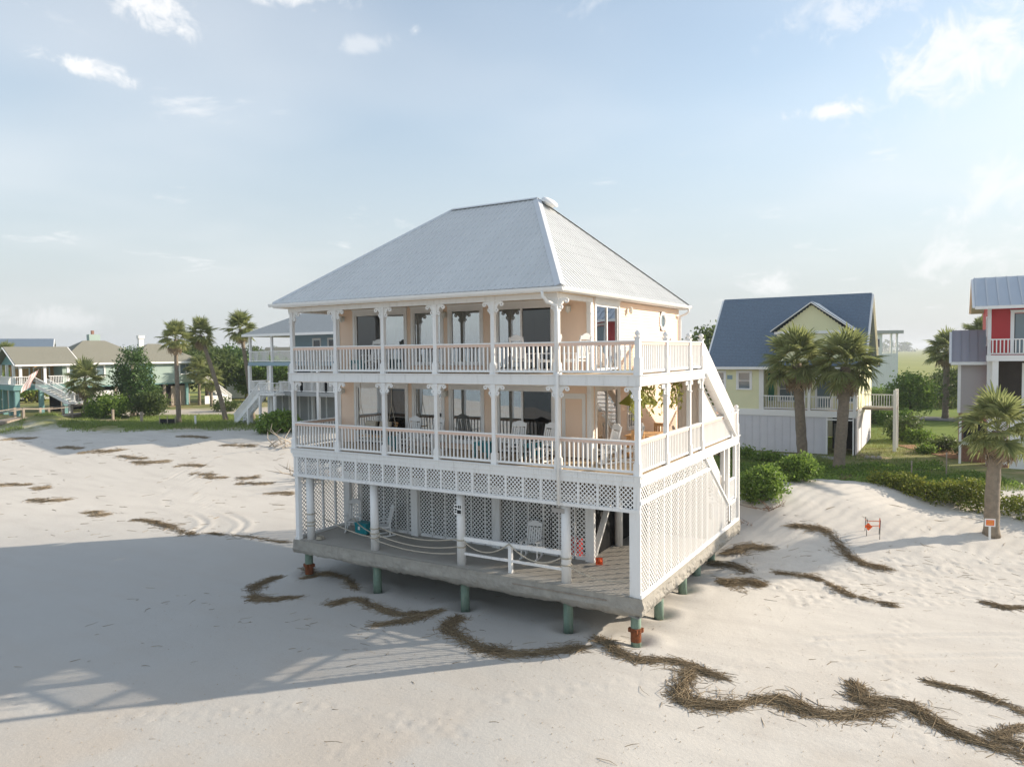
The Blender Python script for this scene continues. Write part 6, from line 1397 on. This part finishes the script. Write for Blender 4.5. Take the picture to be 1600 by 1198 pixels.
def wrack(label, pts, width, n, seed, height=.16, L=(.3, .9), rad=(.004, .009), group='heaps of washed up reed', ends=.35, mat='reed', stray=.34):
    rg = np.random.default_rng(seed); C = spline(pts, 60); T = np.gradient(C, axis=0); T /= np.linalg.norm(T, axis=1)[:, None] + 1e-9
    t = rg.uniform(0, 1, n); gap = vnoise(t * 11 + seed * 1.7, t * 0 + 8.5, seed + 3) > .30; t = np.where(gap, t, rg.uniform(0, 1, n)); i = (t * 59).astype(int); prof = ends + (1 - ends) * np.sin(np.pi * np.clip(t, 0, 1)) ** .6; prof *= .22 + 1.45 * vnoise(t * 9 + seed, t * 0 + .5, seed) ** 1.4; bi = rg.integers(0, 26, n); bt = rg.uniform(0, 1, 26); t = np.where(rg.uniform(size=n) < .45, np.clip(bt[bi] + rg.normal(0, .03, n), 0, 1), t); i = (t * 59).astype(int); bang = rg.normal(0, .45, 26)
    off = np.clip(rg.normal(0, .5, n), -1.5, 1.5) * width * .5 * prof + width * .35 * (vnoise(t * 9 + seed, t * 0 + 3.5, seed + 7) - .5); N = np.stack([-T[:, 1], T[:, 0]], 1)
    st = rg.uniform(size=n) < stray; off = np.where(st, off * 2.4, off)
    c = C[i] + N[i] * off[:, None]; ang = np.arctan2(T[i, 1], T[i, 0]) + rg.normal(0, .30, n) + np.where(rg.uniform(size=n) < .6, bang[bi], 0) + np.where(st, rg.normal(0, .8, n), 0)
    ln = rg.uniform(*L, n) * np.where(st, .7, 1); hh = height * prof * np.maximum(0, 1 - (off / (width * .5 * prof + 1e-6)) ** 2) * rg.uniform(0, 1, n); hh = np.where(st, .005, hh)
    dv = np.stack([np.cos(ang), np.sin(ang)], 1) * ln[:, None] / 2; g0 = ground_base(c[:, 0], c[:, 1]) - .004
    P0 = np.column_stack([c - dv, g0 + hh + rg.normal(0, .012, n)]); P1 = np.column_stack([c + dv, g0 + hh + rg.normal(0, .02, n)])
    P0[:, 2] = np.maximum(P0[:, 2], ground_base(P0[:, 0], P0[:, 1]) + .006); P1[:, 2] = np.maximum(P1[:, 2], ground_base(P1[:, 0], P1[:, 1]) + .006)
    V, F = stalks(P0, P1, rg.uniform(*rad, n), rg, .09); o3 = np.array([C[30][0], C[30][1], gz(*C[30])]); o = place(np_mesh('reed_wrack', V - o3, F, mat), 'reed_wrack', None, tuple(o3))
    o['kind'] = 'thing'; del o['kind']; return tag(o, label, 'reed heap', group)
W = [('dark hooked reed heap left of the rusty corner pile', [(-14.81, -.56), (-14.59, -1.6), (-13.3, -2.59), (-12.3, -1.72)], .62, 800),
     ('long dark reed heap in the shade below the second column', [(-10.66, -1.57), (-10.19, -.86), (-8.08, -1.28), (-6.99, -.32)], .55, 950),
     ('dark reed tail under the long heap before the third pile', [(-7.9, -2.4), (-7.33, -1.53), (-7.15, -.75)], .5, 420),
     ('thick curved reed heap half in the shadow before the front slab', [(-6.12, -.66), (-5.65, -1.66), (-3.83, -2.32), (-2.54, -1.96), (-1.37, -.78)], .72, 1500),
     ('reed line starting at the front corner pile', [(-1.24, .06), (.03, -.81), (1.3, -.43), (2.66, -.89)], .55, 1000),
     ('largest looped reed heap in the sunny foreground', [(1.74, -.97), (1.99, -2.42), (3.05, -2.38), (4.2, -1.36), (5.25, -1.59), (6.54, -.68)], .78, 2100),
     ('thick reed line running out at the lower right picture corner', [(5.67, .39), (5.99, -.34), (6.92, -.18), (7.97, -1.1), (9.5, -1.35)], .62, 1700),
     ('thin reed line above the lower right corner', [(7.43, 1.55), (8.4, 1.42), (9.6, .7)], .22, 330),
     ('small reed tuft joining the line at the lower right corner', [(9.2, .05), (8.7, -.68), (9.15, -.88)], .4, 380),
     ('round brown haystack of reed beside the lattice wall', [(.55, 7.05), (1.13, 7.45), (1.85, 7.40)], .95, 1100),
     ('dark flat reed patch between the haystack and the slab', [(-.5, 9.2), (.23, 9.27), (1.1, 8.8)], .6, 480),
     ('tangled reed against the back corner of the slab', [(-.2, 10.7), (.4, 11.3), (1.3, 11.4)], .8, 700),
     ('reed streak at the foot of the dune below the orange stakes', [(1.84, 13.19), (3.24, 13.35), (4.53, 11.63), (5.67, 11.46)], .5, 900),
     ('long thin reed streak right of the round haystack', [(1.97, 9.14), (3.59, 9.12), (4.71, 7.84), (6.23, 7.41)], .42, 850),
     ('reed heap crossing the shadow edge on the left beach', [(-29.22, 2.84), (-26.55, 2.65), (-23.66, 2.14)], .9, 850),
     ('short dark reed at the foot of the rusty left pile', [(-14.6, .9), (-13.9, .6), (-13.7, -.1)], .4, 260),
     ('thin dark reed trail under the slab front', [(-13.6, .7), (-12.67, .9), (-10.97, -.1)], .28, 300),
     ('sparse reed strands in the shade left of the house corner', [(-23.21, 2.81), (-21.28, 3.14), (-18.53, 3.43)], .5, 240),
     ('small reed bit at the right picture edge below the dune', [(8.91, 9.24), (9.34, 9.05), (10.3, 9.6)], .4, 300)]
for k, (l, p, w, n) in enumerate(W): wrack(l, p, w * (1 if 'haystack' in l else .70), int(n * .80), 400 + k, .24 if 'haystack' in l else .075, (.25, .6) if 'haystack' in l else (.3, 1.05))
FARW = [(-60.84, 11.69, 2.7, 'leftmost reed streak below the boardwalk'), (-53.32, 12.08, 2.1, 'short reed streak second from the left below the boardwalk'), (-49.8, 12.77, 3.5, 'broad reed streak below the mown bank'), (-45.98, 12.8, 2.9, 'reed streak in the middle of the far diagonal line'), (-43.26, 12.67, 2.8, 'dark reed streak at the near side of the far diagonal line'), (-39.61, 13.24, 2.3, 'reed streak left of the double tongue shaped heap'), (-36.13, 12.16, 3.3, 'double tongue shaped reed heap on the sunny beach'), (-31.5, 12.38, 2.3, 'reed heap close to the house rail on the left'),
        (-39.22, 3.31, 2.7, 'dark long reed streak alone on the left sand'), (-32.7, 2.55, 1.8, 'ragged reed tuft just above the shadow edge'), (-45.61, 4.18, 2.5, 'reed streak at the left picture edge'), (-43.15, 4.76, 1.3, 'tiny reed streak near the left picture edge'), (-33.26, 13.14, 1.5, 'short reed streak above the heap by the house rail'), (-27.89, 11.09, 1.8, 'reed streak nearest the lattice corner'), (-47.98, 19.36, 3.3, 'brown reed patch below the leaning palm'), (-41.67, 19.07, 3.1, 'brown reed patch before the sago bush')]
for k, (x, y, w, l) in enumerate(FARW): q = random.Random(900 + k); aa = .53 + q.uniform(-.35, .3); cx_, cy_ = math.cos(aa) * w * .45, math.sin(aa) * w * .45; wrack(l, [(x - cx_, y - cy_), (x - cx_ * .3 + q.uniform(-.3, .3), y + q.uniform(-.5, .5)), (x + cx_ * .4, y + cy_ * .4 + q.uniform(-.5, .5)), (x + cx_, y + cy_)], q.uniform(.4, .95), int(110 * w), 500 + k, .12, (.3, .9), (.007, .013), ends=.15, stray=.5, mat='reed_pale')
# loose strands everywhere on the beach
def litter():
    rg = np.random.default_rng(600); S = []; 
    for n, s0, s1, d0, d1 in ((46, -9, 14, 14.5, 24), (60, -14, 2, 20, 27), (200, 8, 24, 24, 30), (260, -45, -8, 34, 62), (30, 12, 25, 29, 34)): S.append(np.stack([rg.uniform(s0, s1, n), rg.uniform(d0, d1, n)], 1))
    S = np.concatenate(S); x, y = to_xy(S[:, 0], S[:, 1]); n = len(x); a = rg.normal(.5, .7, n); L = rg.uniform(.08, .5, n) * np.where(S[:, 1] > 32, 1.6, 1); dx, dy = np.cos(a) * L / 2, np.sin(a) * L / 2
    P0 = np.stack([x - dx, y - dy, ground_base(x - dx, y - dy) + .012], 1); P1 = np.stack([x + dx, y + dy, ground_base(x + dx, y + dy) + .012], 1)
    V, F = stalks(P0, P1, rg.uniform(.004, .008, n) * np.where(S[:, 1] > 32, 2, 1), rg, .08); tag(place(np_mesh('reed_litter', V, F, 'reed'), 'reed_litter'), 'loose reed strands scattered over the sand', 'reed litter', None, 'stuff')
litter()
# driftwood and stumps
def driftwood(label, x, y, n, seed, size=1.0, mat='driftwood'):
    r = random.Random(seed); t = thing('driftwood', label, 'driftwood', (x, y, gz(x, y)), 0, 'driftwood')
    for k in range(n):
        a = r.uniform(0, 6.283); p = Vector((r.uniform(-.8, .8) * size, r.uniform(-.6, .6) * size, .08)); d = Vector((math.cos(a), math.sin(a), r.uniform(.05, .8))).normalized(); L = r.uniform(.8, 2.2) * size; q = p + d * L * .5 + Vector((r.uniform(-.2, .2), r.uniform(-.2, .2), 0)); e = p + d * L
        b = MB().tube([p, q, e], [.045 * size, .03 * size, .008], 6)
        for j in range(2): u = r.uniform(.3, .9); c = p + (e - p) * u; b.tube([c, c + Vector((r.uniform(-.4, .4), r.uniform(-.4, .4), r.uniform(.1, .5))) * size], [.02 * size, .005], 5)
        b.build('branch', mat, t, True)
driftwood('tangle of bare grey branches against the left house corner', -28.5, 15.2, 22, 3, 1.5)
driftwood('pale bare branches beside the sago bush', -38.0, 20.5, 9, 4, 1.4)
driftwood('dark root stump under the nearer vine mound', .55, 14.3, 12, 5, .45, 'stump')
driftwood('pale split stump chunk at the dune foot by the house', -.05, 13.2, 5, 6, .40, 'stump')
driftwood('small dark stump on the dune crest', 3.2, 20.9, 6, 7, .3, 'stump')
driftwood('log bits beside the yellow house garage corner', 2.6, 35.6, 5, 8, .4, 'driftwood')
# orange warning stakes on the dune
sx, sy = 4.75, 13.9; t = thing('warning_sign', 'orange diamond warning sign tied between thin stakes on the dune', 'sign', (sx, sy, gz(sx, sy))); t.scale = (.8, .8, .8)
for dx, dy in ((0, 0), (.62, .05), (-.12, .55), (.55, .6)): MB().tube([(dx, dy, -.2 + gz(sx + dx, sy + dy) - gz(sx, sy)), (dx + .04, dy, .92)], .016, 6).build('stake', 'black', t)
MB().prism([(.10, -.03, .32), (.29, -.03, .53), (.10, -.03, .74), (-.09, -.03, .53)], (0, .012, 0)).build('diamond_plate', 'orange_plastic', t)
MB().box(.03, .17, -.036, -.031, .52, .54).build('print_line', 'black', t)
M('flag_tape', (0.85, 0.33, 0.22), .6, .1)
for a, b_ in (((0, 0, .82), (.62, .05, .86)), ((.12, 0, .55), (.62, .05, .62)), ((-.12, .55, .8), (0, 0, .85))): MB().bar(a, b_, .012, .05).build('tape', 'flag_tape', t)
MB().tube([(.62, .05, .5), (.63, .05, 1.0)], .024, 6).build('painted_stake_top', 'orange_plastic', t)
# notice at the foot of the dune palm
t = thing('posted_notice', 'small white framed orange notice on a stake before the dune palm', 'sign', (9.22, 16.75, gz(9.22, 16.75)), R(15))
MB().box(-.04, .04, -.02, .02, -.2, .75).build('stake', 'sign_white', t); MB().box(-.20, .20, -.035, -.02, .55, .88).build('plate', 'sign_white', t); MB().box(-.15, .15, -.042, -.035, .60, .83).build('orange_print', 'orange_plastic', t)
M('print_yellow', (0.75, 0.45, 0.12), .6, .02)
for z in (.64, .70, .76): MB().box(-.12, .12, -.046, -.042, z, z + .025).build('print_line', 'print_yellow', t)
# silt fence and small stakes left
t = thing('silt_fence', 'short black silt fence at the foot of the leftmost tall palm', 'fence', (-56.2, 22.6, gz(-56.2, 22.6)), R(30)); MB().box(-.75, .75, -.02, .02, 0, .62).build('fabric', 'black', t)
for x in (-.75, 0, .75): MB().box(x - .04, x + .04, -.06, -.02, -.2, .85).build('stake', 'weathered_wood', t)
t = thing('marker_post', 'white marker pipe right of the silt fence', 'post', (-53.7, 23.8, gz(-53.7, 23.8))); MB().tube([(0, 0, -.2), (0, 0, .85)], .09, 8).build('pipe', 'white_paint', t); MB().lathe((0, 0, .85), [(.11, 0), (.11, .06), (.02, .10)], 8).build('cap', 'white_paint', t)
for k, (x, y, l) in enumerate([(-61.0, 23.0, 'grey fence post in the grass left of the palms'), (-66.8, 23.5, 'grey fence post by the bright bush')]):
    t = thing('fence_post', l, 'post', (x, y, gz(x, y)), 0, 'old fence posts'); MB().box(-.1, .1, -.1, .1, -.3, 1.1).build('post', 'weathered_wood', t); MB().box(-.11, .11, -.11, .11, 1.1, 1.14).build('cap', 'weathered_wood', t)
for k, (x, y, h, l) in enumerate([(5.9, 27.2, 1.0, 'thin grey stake behind the vine bank, left one'), (7.6, 27.8, 1.5, 'thin grey stake behind the vine bank, right one')]):
    t = thing('survey_stake', l, 'stake', (x, y, gz(x, y)), 0, 'stakes behind the vines'); MB().box(-.035, .035, -.035, .035, -.2, h).build('shaft', 'weathered_wood', t); MB().box(-.04, .04, -.04, .04, h - .1, h + .01).build('tip', 'driftwood', t)
t = thing('stone_pile', 'pale stone lumps beside the yellow house corner', 'stones', (3.0, 34.2, gz(3.0, 34.2)))
for k in range(3): MB().lathe((.35 * k, .1 * k, 0), [(.16, 0), (.2, .1), (.12, .22), (.02, .25)], 7).build('stone', 'driftwood', t)
M('mulch', (0.30, 0.17, 0.09), .95, .3, 3.0)
strip('mulch_bed', 'mulch', [(5.6, 43.5), (7.0, 41.0), (9.2, 37.5)], 3.2, .04, 16)

# ------------------------------------------------------------------ humid air over the marsh
def haze():
    m = bpy.data.materials.new('humid_air'); m.use_nodes = True; nt = m.node_tree; nt.nodes.clear()
    out = node(nt, 'ShaderNodeOutputMaterial'); v = node(nt, 'ShaderNodeVolumePrincipled', inp={'Color': (0.86, 0.92, 1.0, 1), 'Density': 0.00034, 'Anisotropy': 0.2}); nt.links.new(v.outputs[0], out.inputs['Volume']); MAT['humid_air'] = m
    o = MB().box(-5200, 5200, -5200, 5200, -12, 30).build('haze', 'humid_air'); tag(o, 'thin humid haze over the marsh and beach', 'haze', None, 'stuff')
haze()

def shells():
    rg = np.random.default_rng(77); n = 2600; s = rg.uniform(-12, 18, n); d = 14 + 16 * rg.uniform(0, 1, n) ** 1.3; x, y = to_xy(s, d); z = ground_base(x, y) + .012; r = rg.uniform(.006, .022, n); a = rg.uniform(0, 6.283, n)
    V = np.stack([np.stack([x + r * np.cos(a + 2.094 * j), y + r * np.sin(a + 2.094 * j), z + 0 * r], 1) for j in range(3)] + [np.stack([x, y, z + r * .7], 1)], 1).reshape(-1, 3)
    F = (np.arange(n) * 4)[:, None, None] + np.array([[0, 1, 3], [1, 2, 3], [2, 0, 3]])[None]
    tag(place(np_mesh('shell_bits', V, F.reshape(-1, 3), 'reed_pale'), 'shell_bits'), 'tiny shell and reed crumbs scattered over the near sand', 'shells', None, 'stuff')
shells()
